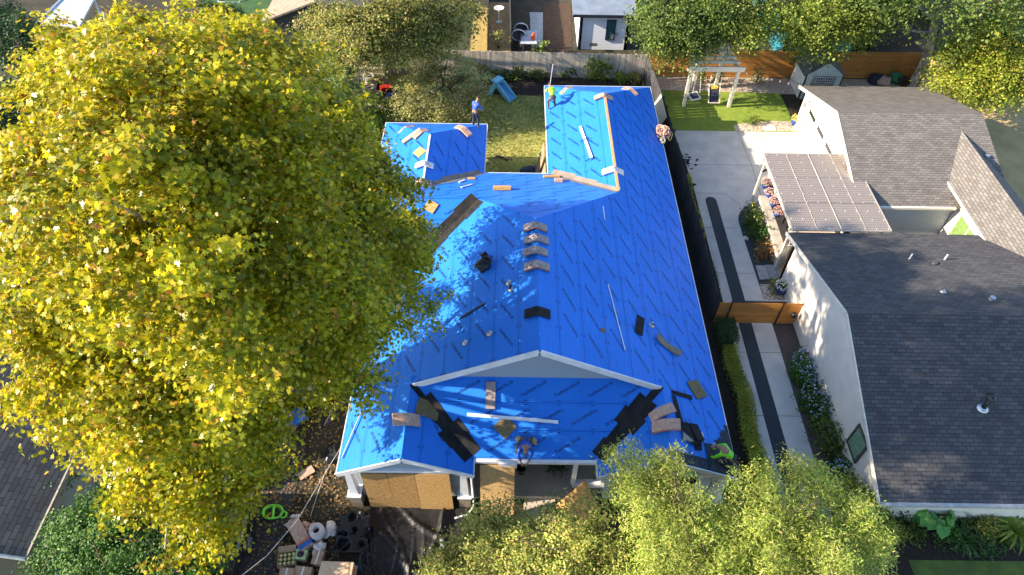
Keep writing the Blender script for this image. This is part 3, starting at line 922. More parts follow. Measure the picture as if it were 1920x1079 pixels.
def flatpack(px, py, pl, label, cat, mat, L, W, th, ang=0, name='shingle_bundle', group=SG, lift=.02, tilt=None, bend=0, edge=None, arch=0):
    """slab lying on a roof plane; ang = turn within the plane from the eave direction; bend sags the ends"""
    c = on(px, py, pl)
    u, v, nn = axes(pl)
    a = R(ang)
    du = u*math.cos(a) + v*math.sin(a); dv = -u*math.sin(a) + v*math.cos(a)
    root = empty(name, tuple(c), label, cat, group)
    n = 8; vs = []; fs = []
    for i in range(n+1):
        t = i/n - .5
        h = arch * (1 - (2*t)**2) + bend*(2*abs(t))**3
        for s in (-.5, .5):
            for k in (0, 1):
                vs.append(c + du*(t*L) + dv*(s*W) + nn*(lift + h + k*th))
    for i in range(n):
        o = i*4
        fs += [(o+1,o+5,o+7,o+3),(o,o+2,o+6,o+4),(o,o+4,o+5,o+1),(o+2,o+3,o+7,o+6)]
    fs += [(0,1,3,2),(n*4,n*4+2,n*4+3,n*4+1)]
    m = MB(); m.add(vs, fs); m.build('slab', mat, root)
    if edge:
        e_ = MB(); e_.tube([vs[i*4] - dv*.004 for i in range(n+1)], .013, 5); e_.build('orange_band', edge, root)
    return root
OG = 'board offcuts on the blue roof'
flatpack(787,286,pl_lwl,'rounded golden strand board scrap left of the left wing ridge','board offcut',osb,.72,.5,.012,35,'board_offcut',OG)
flatpack(773,257,pl_lwl,'tan bundle lying across the left slope of the left wing','shingle bundle',kraft,1.15,.34,.08,-62)
flatpack(941,356,pl_rear,'golden bundle of shims lying alone in the middle of the sunlit rear slope','shim bundle',osb,.82,.34,.14,2,'shim_bundle',None)
flatpack(884,336,pl_rear,'golden board scrap at the valley by two white trim offcuts','board offcut',osb,.34,.42,.03,10,'board_offcut',OG)
flatpack(866,341,pl_rear,'short white trim offcut, left of the two leaning by the left valley','trim board',white,.5,.1,.03,62,'trim_board',None)
flatpack(875,350,pl_rear,'long white trim offcut, right of the two by the left valley','trim board',white,.75,.07,.03,50,'trim_board',None)
flatpack(1034,333,pl_rear,'frayed golden bundle of shims at the corner of the courtyard eave','shim bundle',osb,.8,.26,.07,6,'shim_bundle',None)
flatpack(1047,341,pl_rear,'small pinkish bundle beside the frayed shims at the courtyard corner','shingle bundle',kraft,.38,.46,.12,0)
flatpack(808,388,pl_cross,'golden board scrap beside the tree left of the long dark valley strip','board offcut',osb,.5,.5,.03,60,'board_offcut',OG)
flatpack(750,482,pl_left,'pinkish bundle half under the tree left of the long dark valley strip','shingle bundle',kraft,1.0,.38,.09,60)
flatpack(887,584,pl_left,'narrow charred black board lying on the shaded left slope','board',blackpl,1.15,.08,.04,110,'black_board',None)
flatpack(1199,611,pl_right,'plain black shingle sheet lying flat on the right slope','shingle sheet',membrane,.98,.34,.02,-14+180,'shingle_sheet',None)
flatpack(1251,650,pl_right,'tan bundle with turned-up ends on the right slope below the black sheet','shingle bundle',plain('dark_tan_wrapper',(.22,.18,.14),.8),1.15,.34,.05,62,bend=.12)  # wrapper in a darker, duller tan
flatpack(1306,731,pl_right,'olive brown square of strand board near the right eave','board offcut',osb_dark,.74,.6,.03,28,'board_offcut',OG)
flatpack(802,768,pl_lgr,'dark olive square of strand board on the left gable beside the black valley','board offcut',osb_dark,.86,.66,.03,82,'board_offcut',OG)
flatpack(947,801,pl_porch,'olive diamond of strand board behind the crouching worker','board offcut',osb_dark,.62,.62,.03,45,'board_offcut',OG)
flatpack(920,742,pl_porch,'narrow brown bundle standing up the porch slope below the pediment','shingle bundle',kraft_shaded,.98,.34,.08,90)
flatpack(761,790,pl_lgr,'tan arched bundle on the left gable, half in dappled sun','shingle bundle',kraft,1.0,.46,.07,102,arch=.10,edge=orange)
flatpack(1243,776,pl_rgl,'tan arched bundle on the right gable, upper one of the pair','shingle bundle',kraft,.95,.38,.08,106,arch=.10)
flatpack(1250,801,pl_rgl,'tan arched bundle on the right gable with an orange band, lower one of the pair','shingle bundle',kraft,1.0,.42,.08,84,arch=.12,edge=orange)
flatpack(1290,818,pl_right,'grey bundle under the heap of black shingles on the right gable','shingle bundle',kraft_shaded,.5,.5,.06,80)
flatpack(961,785,pl_porch,'long white trim board lying across the porch slope','trim board',white,3.3,.12,.03,-4,'trim_board',None,lift=.06)
# white gutter length on the wing
c0, c1 = on(1088,238,pl_rwl,.06), on(1110,298,pl_rwl,.06)
root = empty('gutter_length', tuple(c0), 'white length of gutter with two dark brackets lying on the right wing', 'gutter')
m = MB(); m.bar(c0, c1, .14, .06, axes(pl_rwl)[2]); m.build('channel', white, root)
for (x, y) in ((1096,262),(1105,299)):
    m = MB(); q = on(x, y, pl_rwl, .12); m.bar(q - Vector((.22,.05,.09)), q + Vector((.22,.05,.11)), .03, .03); m.build('bracket', blackpl, root)
m = MB(); m.bar(on(1140,533,pl_right,.03), on(1172,656,pl_right,.03), .035, .02, axes(pl_right)[2])
tag(m.build('drip_edge', white), 'very thin white metal strip running down the right slope', 'metal strip')
m = MB(); m.bar(on(1131,387,pl_right,.03), on(1134,412,pl_right,.03), .035, .02, axes(pl_right)[2])
tag(m.build('drip_edge', white), 'short white metal strip just below the rear end of the main hip', 'metal strip')
m = MB(); m.tube([on(703,716,pl_left,.05), on(668,795,pl_left,.08), on(641,859,pl_left,.05)], .025, 7)
tag(m.build('conduit_pole', plain('pale_blue_pipe',(.45,.55,.68),.5)), 'thin pale pole lying on the dappled left slope above the eave', 'pole')
# black scraps on right gable
def patch(pxs, pl, mat, name, label, cat, group=None, lift=.02):
    u, v, nn = axes(pl)
    top = [on(x, y, pl) + nn*(lift+.012) for x, y in pxs]; bot = [on(x, y, pl) + nn*lift for x, y in pxs]
    n = len(top); m = MB()
    m.add(top + bot, [tuple(range(n)), tuple(range(2*n-1, n-1, -1))] + [(k, k+n, (k+1) % n + n, (k+1) % n) for k in range(n)])
    o = m.build(name, mat); tag(o, label, cat, group); return o
BS = 'loose black shingle strips on the right gable'
patch([(1258,732),(1297,743),(1297,751),(1259,739)], pl_right, membrane, 'shingle_strip', 'upper black shingle strip pointing right below the pediment corner', 'shingle strip', BS)
patch([(1259,741),(1266,744),(1281,798),(1272,800)], pl_right, membrane, 'shingle_strip', 'long black shingle strip running down behind the two tan arched bundles', 'shingle strip', BS, .035)
patch([(1273,796),(1284,794),(1312,815),(1318,828),(1300,838),(1292,832),(1300,829),(1275,808)], pl_right, membrane, 'shingle_strip', 'crumpled heap of black shingles beside the grey bundle', 'shingle strip', BS, .10)
patch([(1288,797),(1303,800),(1315,828),(1302,830)], pl_right, membrane, 'shingle_strip', 'black shingle laid over the crumpled heap', 'shingle strip', BS, .15)
patch([(1301,826),(1314,827),(1315,845),(1303,845)], pl_right, membrane, 'shingle_strip', 'small black shingle square below the crumpled heap', 'shingle strip', BS, .03)
patch([(1312,811),(1317,813),(1320,828),(1316,826)], pl_right, kraft_pale, 'wrapper_scrap', 'pale torn wrapper scrap sticking out of the black shingles', 'wrapper')
# first laid shingle courses at the front right corner
cs = MB()
u, v, nn = axes(pl_right)
for k in range(10):
    dist = 1.35 - k*.13 if k else 1.35
for k in range(9):
    x1 = 8.05 - k*.125*1; x0 = x1 - .125
    yend = 12.98 - k*.19 - (.07 if k % 2 else 0)
    if k > 5: yend = 12.0 - (k-5)*.02
    a = [(x0, 10.9), (x1 + .03, 10.9), (x1 + .03, yend), (x0, yend)]
    cs.slab([Vector((x, y, zof(pl_right, x, y))) + nn*(.012 + .004*k) for x, y in a], .02, lambda p: ((p.y), (8.05 - p.x)*SL))
for k in range(9):
    x1 = 8.05 - 1.125 - k*.17; x0 = x1 - .172
    if x0 < 5.65: break
    a = [(x0, 10.9), (x1, 10.9), (x1, 11.33), (x0, 11.33)]
    cs.slab([Vector((x, y, zof(pl_right, x, y))) + nn*.014 for x, y in a], .02, lambda p: ((p.y), (8.05 - p.x)*SL))
cs.build('laid_shingles', shingle('new_black_shingle', (.035,.045,.06), (.022,.03,.045), .9, .14), house)
# vents and holes
def vent(px, py, pl, label, h=.22, r=.04, cap=metal, collar=True, name='vent_pipe'):
    c = on(px, py, pl)
    root = empty(name, tuple(c), label, 'vent pipe')
    if collar:
        m = MB(); u, v, nn = axes(pl)
        m.lathe(c, [(.0,.012),(.14,.012),(.09,.03),(.05,.08)], 14, nn.to_track_quat('Z','Y').to_matrix().to_4x4()); m.build('flashing', metal, root)
    m = MB(); m.cyl(c - Vector((0,0,.05)), c + Vector((0,0,h)), r, r, 12); m.build('pipe', cap, root)
    return root
vent(957,543,pl_left,'dark vent pipe with a pale collar on the shaded left slope',.28,.05,blackpl)
v_ = vent(954,531,pl_left,'pale roof vent cap just above the dark vent pipe',.12,.07,metal)
vent(918,626,pl_left,'small tan pipe stub on the left slope in dappled light',.08,.04,osb)
vent(872,643,pl_left,'small white pipe stub near the left rake of the pediment',.15,.03,white)
vent(1157,590,pl_right,'thin steel pipe beside the long white strip',.25,.025,metal,False)
vent(1222,611,pl_right,'short chrome vent pipe right of the black shingle sheet',.2,.05,metal)
c = on(1131,620,pl_right)
m = MB(); u,v,nn = axes(pl_right); m.lathe(c + nn*.01, [(.02,.0),(.05,.002),(.11,.006),(.12,0)], 14, nn.to_track_quat('Z','Y').to_matrix().to_4x4())
tag(m.build('pipe_hole', osb_dark), 'round brown cut hole with a dark centre in the right slope', 'hole')
# black tool bag with harness straps
c = on(908,500,pl_left)
root = empty('tool_bag', tuple(c), 'slumped black tool bag with a tangle of harness on the shaded left slope', 'tool bag')
m = MB(); m.blob(c + Vector((-.05,-.05,.12)), (.34,.27,.2), 3, .3); m.build('bag_body', blackpl, root)
m = MB(); rr = random.Random(4)
for k in range(9):
    a = c + Vector((rr.uniform(-.2,.2), rr.uniform(-.1,.35), rr.uniform(.1,.2)))
    pts = [a + Vector((rr.uniform(-.22,.22), rr.uniform(-.2,.3), rr.uniform(0,.35))) for _ in range(5)]
    m.tube(pts, .016, 5)
m.build('strap', plain('dark_webbing', (.05,.045,.045), .7), root)
m = MB(); m.blob(c + Vector((.02,.38,.22)), (.12,.12,.2), 7, .35); m.blob(c + Vector((.16,.2,.12)), (.12,.14,.12), 9, .3); m.build('pouch', plain('black_cloth',(.02,.018,.02),.8), root)

# tangle of hose and rope on the right eave
c = at(1243,252,2.95)
root = empty('hose_tangle', tuple(c), 'bulky tangle of tan and pink hose with yellow loop on the right eave', 'hose')
rr = random.Random(9)
for nm, col, nn_, rad, sc, off in (('tan_hose', (.50,.30,.22), 26, .022, (.36,.44,.26), (0,.1,.1)), ('pink_hose', (.62,.38,.34), 12, .02, (.34,.38,.26), (.03,.0,.12)), ('dark_rope', (.05,.05,.07), 9, .02, (.25,.35,.2), (-.1,-.4,0)), ('pale_rope', (.6,.55,.45), 5, .014, (.22,.4,.18), (-.08,-.45,.05))):
    m = MB()
    for k in range(nn_):
        ax1 = Vector((rr.uniform(-1,1), rr.uniform(-1,1), rr.uniform(-.6,.6))).normalized(); ax2 = ax1.orthogonal().normalized()
        cc = c + Vector(off) + Vector((rr.uniform(-.5,.5)*sc[0], rr.uniform(-.5,.5)*sc[1], rr.uniform(-.3,.5)*sc[2]))
        r_ = rr.uniform(.5,1)
        pts = [cc + Vector(((ax1*math.cos(t) + ax2*math.sin(t)).x*sc[0], (ax1*math.cos(t) + ax2*math.sin(t)).y*sc[1], (ax1*math.cos(t) + ax2*math.sin(t)).z*sc[2]))*r_*.8 for t in [i*.45 for i in range(13)]]
        m.tube(pts, rad, 5)
    m.build(nm, plain(nm, col, .55), root)
m = MB(); cc = c + Vector((.42,-.05,-.1)); m.tube([cc + Vector((.08*math.cos(t)+.06*math.sin(t), .22*math.sin(t), .12*math.sin(t))) for t in [i*.42 for i in range(16)]], .016, 6); m.build('yellow_loop', plain('yellow_cord', (.75,.72,.18), .5), root)

# ------------------------------------------------------------------ people
skin = plain('skin', (.32,.17,.10), .6, (.27,.14,.085), 8)
def skinned(name, chains, mat, parent=None, sub=1, extra=None):
    """chains: list of [(pos, radius), ...]; chains that start at an existing point join it"""
    vs, es, rs, idx = [], [], [], {}
    for ch in chains:
        prev = None
        for p, r in ch:
            key = tuple(round(x, 4) for x in p)
            if key not in idx:
                idx[key] = len(vs); vs.append(p); rs.append(r if hasattr(r, '__len__') else (r, r))
            i = idx[key]
            if prev is not None and prev != i: es.append((prev, i))
            prev = i
    me = bpy.data.meshes.new(name); me.from_pydata(vs, es, [])
    o = bpy.data.objects.new(name, me); COL.objects.link(o)
    md = o.modifiers.new('skin', 'SKIN'); md.use_smooth_shade = True
    for i, sv in enumerate(me.skin_vertices[0].data):
        sv.radius = rs[i]; sv.use_root = (i == 0)
    ss = o.modifiers.new('sub', 'SUBSURF'); ss.levels = sub; ss.render_levels = sub
    dg = bpy.context.evaluated_depsgraph_get(); dg.update()
    m2 = bpy.data.meshes.new_from_object(o.evaluated_get(dg))
    bpy.data.objects.remove(o)
    m2.name = name
    for p in m2.polygons: p.use_smooth = True
    if extra:
        bm = bmesh.new(); bm.from_mesh(m2)
        mb = extra
        bv = [bm.verts.new(v) for v in mb.v]
        for f in mb.f:
            try: fc = bm.faces.new([bv[i] for i in f]); fc.smooth = True
            except ValueError: pass
        bm.to_mesh(m2); bm.free()
    m2.materials.clear(); m2.materials.append(mat)
    o2 = bpy.data.objects.new(name, m2); COL.objects.link(o2)
    if parent is not None: o2.parent = parent
    return o2

def person(label, loc, rz, J, shirt, trousers, hat=None, hair=(.03,.02,.015), sleeves=True, tilt=None, shorts=False, group='roofers at work'):
    """J: joints in the local frame; x right, y forward, z up"""
    root = empty('person', loc, label, 'person', group, rz)
    V_ = {k: Vector(v) for k, v in J.items()}
    mid = V_['pelvis'].lerp(V_['chest'], .5)
    head = V_['head']; neck = V_['neck']
    up = (head - neck).normalized()
    T = lambda p: tuple(p)
    ch = [[(T(V_['pelvis']), (.15,.11)), (T(mid), (.13,.095)), (T(V_['chest']), (.165,.11)), (T(neck), .06), (T(head - up*.03), (.075,.085)), (T(head + up*.08), (.07,.08))]]
    ex = MB()
    face = V_['face'].normalized()
    for s in ('l', 'r'):
        sh, el, ha = V_['sh_'+s], V_['el_'+s], V_['ha_'+s]
        fd = (ha - el).normalized()
        ch.append([(T(V_['chest']), (.165,.11)), (T(sh), .058), (T(sh.lerp(el,.5)), .048), (T(el), .04), (T(el.lerp(ha,.5)), .036), (T(ha), .026), (T(ha + fd*.075), (.038,.016))])
        hp, kn, fo = V_['hp_'+s], V_['kn_'+s], V_['fo_'+s]
        toe = V_['to_'+s]
        ch.append([(T(V_['pelvis']), (.15,.11)), (T(hp), .085), (T(hp.lerp(kn,.5)), .075), (T(kn), .056), (T(kn.lerp(fo,.4)), .055), (T(fo), .038)])
        # fingers and thumb, bent
        sd = fd.cross(up if abs(fd.dot(up)) < .9 else Vector((1,0,0))).normalized(); dn = fd.cross(sd).normalized()
        palm = ha + fd*.075
        for k, ln in enumerate((.065,.078,.072,.056)):
            a = palm + sd*((k-1.5)*.02) + fd*.01
            ex.tube([a, a + fd*ln*.5 + dn*.008, a + fd*ln*.85 + dn*.03], [.0095,.0088,.0075], 6)
        a = ha + fd*.03 + sd*.03
        ex.tube([a, a + sd*.03 + fd*.025, a + sd*.035 + fd*.055 + dn*.01], [.011,.010,.008], 6)
    # nose, ears, mouth ridge
    right = face.cross(up).normalized()
    hc = head + up*.03
    ex.tube([hc + face*.078 + up*.012, hc + face*.104 - up*.02], [.008,.014], 6)
    ex.tube([hc + face*.084 - up*.05 - right*.022, hc + face*.09 - up*.05, hc + face*.084 - up*.05 + right*.022], [.004,.007,.004], 5)
    for s in (-1, 1):
        ex.tube([hc + right*s*.072 + up*.02, hc + right*s*.084, hc + right*s*.074 - up*.03], [.012,.016,.010], 6)
    body = skinned('body', ch, skin, root, 1, ex)
    ey = MB()
    for s in (-1, 1): ey.blob(hc + face*.077 + right*s*.03 + up*.018, (.011,.011,.009), 0, 0, 8, 6)
    ey.M = Matrix.Identity(4)
    def child(mb, nm, mat):
        # local coordinates already
        me_p = MB.build(mb, nm, mat); me_p.parent = root; return me_p
    child(ey, 'eyes', plain('eye_dark', (.02,.015,.01), .2))
    # shirt
    k = 1.16
    sc = [[(T(V_['pelvis'].lerp(mid,.25)), (.165,.125)), (T(mid), (.155,.118)), (T(V_['chest']), (.188,.132)), (T(neck - up*.03), .075)]]
    for s in ('l','r'):
        sh, el, ha = V_['sh_'+s], V_['el_'+s], V_['ha_'+s]
        end = el.lerp(ha, .8) if sleeves else sh.lerp(el, .75)
        sc.append([(T(V_['chest']), (.188,.132)), (T(sh), .075), (T(sh.lerp(el,.5)), .064)] + ([(T(el), .055), (T(end), .045)] if sleeves else [(T(end), .06)]))
    skinned('shirt', sc, shirt, root, 1)
    tc = [[(T(V_['pelvis'] + (mid - V_['pelvis'])*.35), (.165,.122)), (T(V_['pelvis']), (.168,.125))]]
    for s in ('l','r'):
        hp, kn, fo = V_['hp_'+s], V_['kn_'+s], V_['fo_'+s]
        tc.append([(T(V_['pelvis']), (.168,.125)), (T(hp), .105), (T(hp.lerp(kn,.5)), .092)] + ([(T(kn), .075), (T(kn.lerp(fo,.5)), .068), (T(kn.lerp(fo,.92)), .058)] if not shorts else [(T(kn), .085)]))
    skinned('trousers', tc, trousers, root, 1)
    for s in ('l','r'):
        fo, to = V_['fo_'+s], V_['to_'+s]
        skinned('shoe', [[(T(fo + (fo-to)*.22), .042), (T(fo), .05), (T(fo.lerp(to,.6)), (.046,.04)), (T(to), (.042,.028))]], plain('boot_leather', (.12,.07,.04), .7), root, 1)
    h = MB(); q = up.to_track_quat('Z','Y').to_matrix().to_4x4()
    hm = plain('hair_dark', hair, .8) if hat is None else hat
    h.lathe(hc + up*.0 - face*.008, [(.088,.02),(.096,.05),(.088,.09),(.06,.118),(.0,.13)], 14, q)
    if hat is not None:
        # brim
        bq = [hc + up*.035 + face*.085 + right*.07, hc + up*.02 + face*.16 + right*.04, hc + up*.02 + face*.16 - right*.04, hc + up*.035 + face*.085 - right*.07]
        h.add([*bq, *[p + up*.012 for p in bq]], ((3,2,1,0),(4,5,6,7),(0,1,5,4),(1,2,6,5),(2,3,7,6),(3,0,4,7)))
    child(h, 'cap' if hat is not None else 'hair', hm)
    return root
blue_sh = plain('blue_shirt', (.03,.10,.48), .8, (.02,.07,.36), 6, .01, 20)
navy = plain('navy_trousers', (.02,.025,.05), .85, (.03,.035,.06), 6)
hivis = plain('hi_vis_shirt', (.45,.95,.04), .6, (.36,.85,.03), 6, .01, 20)
cargo = plain('grey_brown_trousers', (.16,.12,.10), .85, (.10,.075,.065), 7)
# standing, head bowed, on the right hip of the left wing
p = on(891,238,pl_lwh)
stand = dict(pelvis=(0,0,.92), chest=(0,.12,1.30), neck=(0,.20,1.46), head=(0,.28,1.57), face=(0,.8,-.6),
    sh_l=(-.19,.13,1.38), el_l=(-.29,.17,1.10), ha_l=(-.24,.34,.88), sh_r=(.19,.13,1.38), el_r=(.28,.20,1.10), ha_r=(.20,.38,.95),
    hp_l=(-.10,0,.88), kn_l=(-.13,.08,.49), fo_l=(-.16,-.02,.08), to_l=(-.17,.14,.04), hp_r=(.10,0,.88), kn_r=(.12,.14,.50), fo_r=(.14,.10,.0), to_r=(.15,.26,-.03))
person('man in a blue shirt standing with bowed head on the left wing', (p.x, p.y, p.z + .02), R(-40), stand, blue_sh, navy)
# bending man in hi-vis on the right wing corner, facing the rear left
p = on(1034,203,pl_rwl)
bend = dict(pelvis=(0,-.12,.78), chest=(0,.22,1.04), neck=(0,.36,1.14), head=(0,.46,1.19), face=(0,.8,-.6),
    sh_l=(-.19,.24,1.08), el_l=(-.28,.42,.86), ha_l=(-.16,.60,.76), sh_r=(.19,.24,1.08), el_r=(.28,.44,.88), ha_r=(.12,.60,.80),
    hp_l=(-.10,-.12,.74), kn_l=(-.18,.14,.44), fo_l=(-.2,-.04,.05), to_l=(-.22,.12,.03), hp_r=(.10,-.12,.74), kn_r=(.18,.16,.46), fo_r=(.2,.0,.13), to_r=(.23,.16,.12))
person('man in a lime shirt bending at the rear left corner of the right wing', (p.x, p.y, p.z), R(18), bend, hivis, cargo)
pz = at(1037,121,5.6); q0 = Vector((p.x - .15, p.y + .55, p.z + .85))
m = MB(); m.tube([q0 - (pz - q0)*.12, q0, q0 + (pz - q0)*.5, pz], .022, 7)
tag(m.build('pole', plain('pale_aluminium', (.75,.70,.78), .4, metal=.3)), 'long thin pale pole held up by the bending man in lime', 'pole')
# crouching man at the front eave, leaning towards the street
p = on(984,850,pl_porch)
crouch = dict(pelvis=(0,-.35,.42), chest=(0,.02,.58), neck=(0,.18,.60), head=(0,.28,.56), face=(0,.75,-.65),
    sh_l=(-.2,.05,.56), el_l=(-.24,.2,.32), ha_l=(-.08,.42,.1), sh_r=(.2,.05,.56), el_r=(.26,.22,.34), ha_r=(.14,.44,.1),
    hp_l=(-.12,-.34,.38), kn_l=(-.22,-.02,.16), fo_l=(-.2,-.42,.14), to_l=(-.2,-.3,.05), hp_r=(.12,-.34,.38), kn_r=(.30,-.05,.46), fo_r=(.30,-.12,.08), to_r=(.34,.04,.04))
cr = person('man in a blue shirt crouching at the front gutter with tool pouches', (p.x + .02, p.y - .02, p.z + .02), R(180), crouch, blue_sh, plain('dusty_jeans', (.10,.12,.16), .85), hat=plain('blue_cap', (.04,.10,.35), .7))
m = MB(); m.blob((-.30,-.30,.34), (.12,.12,.14), 5, .25); m.blob((.26,-.36,.38), (.11,.10,.13), 6, .25)
o = m.build('tool_pouch', plain('tan_leather', (.5,.36,.22), .7)); o.parent = cr
# kneeling man in lime on the right eave
p = on(1366,868,pl_right)
kneel = dict(pelvis=(0,-.30,.46), chest=(0,.10,.70), neck=(0,.28,.74), head=(0,.38,.72), face=(0,.6,-.8),
    sh_l=(-.2,.14,.70), el_l=(-.27,.32,.42), ha_l=(-.14,.46,.14), sh_r=(.2,.14,.70), el_r=(.28,.30,.42), ha_r=(.12,.48,.12),
    hp_l=(-.12,-.3,.42), kn_l=(-.16,.02,.08), fo_l=(-.15,-.42,.06), to_l=(-.15,-.55,.04), hp_r=(.12,-.3,.42), kn_r=(.18,.04,.10), fo_r=(.16,-.40,.08), to_r=(.16,-.54,.05))
person('man in a lime shirt kneeling on dark shingles at the front right corner', (p.x - .25, p.y, p.z + .12), R(62), kneel, plain('lime_shirt', (.25,.80,.02), .6, (.2,.7,.02), 6, .01, 20), navy, hat=plain('grey_cap', (.3,.3,.33), .7))

# ------------------------------------------------------------------ boards leaning on the house
def leaning(label, name, pts, mat, th=.012, group=None, seams=()):
    a, b, c, d = [Vector(p) for p in pts]     # bottom-left, bottom-right, top-right, top-left
    nn = (b - a).cross(d - a).normalized()
    m = MB(); vs = [a, b, c, d] + [q - nn*th*2 for q in (a, b, c, d)]
    m.add(vs, ((0,1,2,3),(7,6,5,4),(0,4,5,1),(1,5,6,2),(2,6,7,3),(3,7,4,0)))
    o = m.build(name, mat); tag(o, label, 'plywood sheet', group); return o
OB = 'strand board sheets covering the front of the house'
xs = [-5.22,-4.28,-3.30,-2.05]
labs = ['leftmost strand board sheet over the left gable window','middle strand board sheet over the left gable window, darker','right strand board sheet over the left gable window, sunlit']
for k in range(3):
    x0, x1 = xs[k]+.01, xs[k+1]-.01
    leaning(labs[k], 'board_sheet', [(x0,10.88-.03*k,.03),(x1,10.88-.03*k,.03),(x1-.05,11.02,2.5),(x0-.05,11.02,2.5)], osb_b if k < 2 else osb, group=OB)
leaning('strand board sheet leaning on the porch gutter left of the entrance','board_sheet',[(-1.02,10.3,.05),(.22,10.3,.05),(.22,11.36,2.62),(-1.02,11.36,2.62)], plain('grid_board',(.50,.34,.16),.75,(.36,.22,.09),14,.004,60), group=OB)
leaning('strand board sheet over the right gable window behind the tree','board_sheet',[(4.5,10.75,.05),(6.75,10.75,.05),(6.75,11.1,1.9),(4.5,11.1,1.9)], osb, group=OB)
tA, tB, tC, tD, tE = at(1097,900,1.6), at(1042,947,.32), at(1052,1004,.02), at(1099,985,.3), at(1124,957,.02)
leaning('left face of the tent of two strand boards in the front garden','board_sheet',[tC,tD,tA,tB], osb, group=OB)
leaning('right face of the tent of two strand boards in the front garden','board_sheet',[tD + Vector((.02,0,0)),tE,tE.lerp(tA,.97),tA + Vector((.02,0,0))], osb, group=OB)
leaning('small tan board edge showing at the left eave beside the plane tree','board_sheet',[(-6.35,16.2,.9),(-6.35,17.4,.9),(-6.42,17.4,2.5),(-6.42,16.2,2.5)], osb, group=OB)
# courtyard wall boards; the pale sheet paints sunlight on the fence boards
leaning('two-tone board leaning on the courtyard side of the right wing','board_sheet',[(1.2,29.5,.03),(1.25,30.9,.03),(1.72,30.9,2.3),(1.72,29.6,2.3)], plain('tan_board',(.35,.22,.14),.8), group=OB)
leaning('board leaning against the courtyard side of the right wing nearest the valley','board_sheet',[(1.3,27.8,.03),(1.25,29.1,.03),(1.75,29.1,2.3),(1.75,27.9,2.3)], plain('tan_board',(.35,.22,.14),.8), group=OB)
leaning('pale sheet standing in for sunlit boards of the side fence by the right wing','board_sheet',[(8.35,33.9,.5),(8.35,36.3,.5),(8.95,36.3,1.95),(8.95,33.9,1.95)], plain('sunlit_fence_tone',(.62,.50,.36),.7), group=OB)
# items on the porch
root = empty('safety_cone', (.45,13.2,.22), 'orange cone and black bucket on the porch behind the leaning sheet', 'cone')
m = MB(); m.lathe((.45,13.2,.22),[(.2,0),(.2,.03),(.15,.04),(.03,.65),(0,.66)],16); m.build('cone_body', orange, root)
m = MB(); m.lathe((.5,12.3,.22),[(0,0),(.15,0),(.18,.34),(.16,.34),(.14,.05)],16)
tag(m.build('bucket', blackpl), 'black bucket on the porch floor below the orange cone', 'bucket')
# gutter white square bracket box on gutter
m = MB(); m.box((-.02,11.36,2.58),(.62,.06,.34)); tag(m.build('notice_board', white), 'small white board hung under the porch gutter beside the crouching man', 'board')

# ------------------------------------------------------------------ fences
def board_fence(name, label, pts, h, mat, group=None, bw=.14, gap=.006, th=.02, zb=0, post_every=2.4, posts=True, horizontal=False, post_side=1, cap=False):
    a0 = Vector((*pts[0], 0))
    root = empty(name, a0, label, 'fence', group)
    rr = random.Random(len(pts) + int(abs(pts[0][0])*10))
    bd = MB()
    rails = MB()
    pl_ = []
    for A, B in zip(pts[:-1], pts[1:]):
        A, B = Vector((*A, 0)), Vector((*B, 0)); d = B - A; L = d.length; d.normalize(); s = Vector((-d.y, d.x, 0)) * post_side
        if horizontal:
            z = zb
            while z < h - .02:
                x = 0
                while x < L:
                    l2 = min(2.4, L - x)
                    j = rr.uniform(-.002,.002)
                    bd.bar(A + d*(x+.003) + Vector((0,0,z + bw/2)) + s*j, A + d*(x+l2-.003) + Vector((0,0,z + bw/2)) + s*j, th, bw - gap)
                    x += l2
                z += bw
        else:
            x = 0
            while x < L - .02:
                w = min(bw, L - x)
                hh = h + rr.uniform(-.025,.02)
                j = rr.uniform(-.004,.004)
                c = A + d*(x + w/2) + s*j
                bd.box((c.x, c.y, zb + hh/2), (w - gap, th, hh), rz=math.atan2(d.y, d.x))
                x += bw
            for z in (.35, h*.5, h - .3):
                rails.bar(A + s*.04 + Vector((0,0,z)), B + s*.04 + Vector((0,0,z)), .04, .09)
        k = int(L // post_every) + 1
        for i in range(k + 1):
            pl_.append(A + d*min(L, i*post_every) + s*.09)
        if cap:
            rails.bar(A + Vector((0,0,h+.03)), B + Vector((0,0,h+.03)), .11, .035)
    bd.build('boards', mat, root)
    if rails.f: rails.build('rails', mat, root)
    if posts:
        for p in pl_:
            m = MB(); m.box((p.x, p.y, h/2), (.09,.09,h)); m.build('post', mat, root)
    return root
board_fence('grey_board_fence', 'weathered grey vertical board fence along the rear of the back lawn', [(-8.8,41.35),(8.7,41.1)], 1.8, greywood, zb=.02)
board_fence('grey_board_fence', 'short turned section of grey fence behind the stone planters', [(-8.8,41.35),(-8.6,40.2),(-16,40.0)], 1.4, greywood, zb=.02)
board_fence('dark_board_fence', 'side fence with shade-dark boards between the blue roof and the driveway', [(8.72,41.0),(9.12,35.2),(9.38,24.5),(9.38,20.2)], 1.85, darkwood, zb=.02, bw=.30, gap=.03, post_side=1)
board_fence('cedar_fence', 'orange horizontal cedar fence behind the swing pergola', [(8.95,41.5),(27.2,41.6)], 1.85, cedar, bw=.15, horizontal=True, post_side=1, zb=.03)
board_fence('grey_board_fence', 'whitish side fence running forward from the shed corner', [(27.2,41.5),(27.0,39.2)], 1.85, plain('bleached_wood',(.55,.45,.36),.85,(.4,.32,.26),3,island=.2), zb=.02, bw=.16, gap=.02)
board_fence('dark_yard_fence', 'dark fence between the gold lawn and the brown yard', [tuple(at(915,98)[:2]), tuple(at(917,0)[:2])], 1.2, darkwood, posts=False)
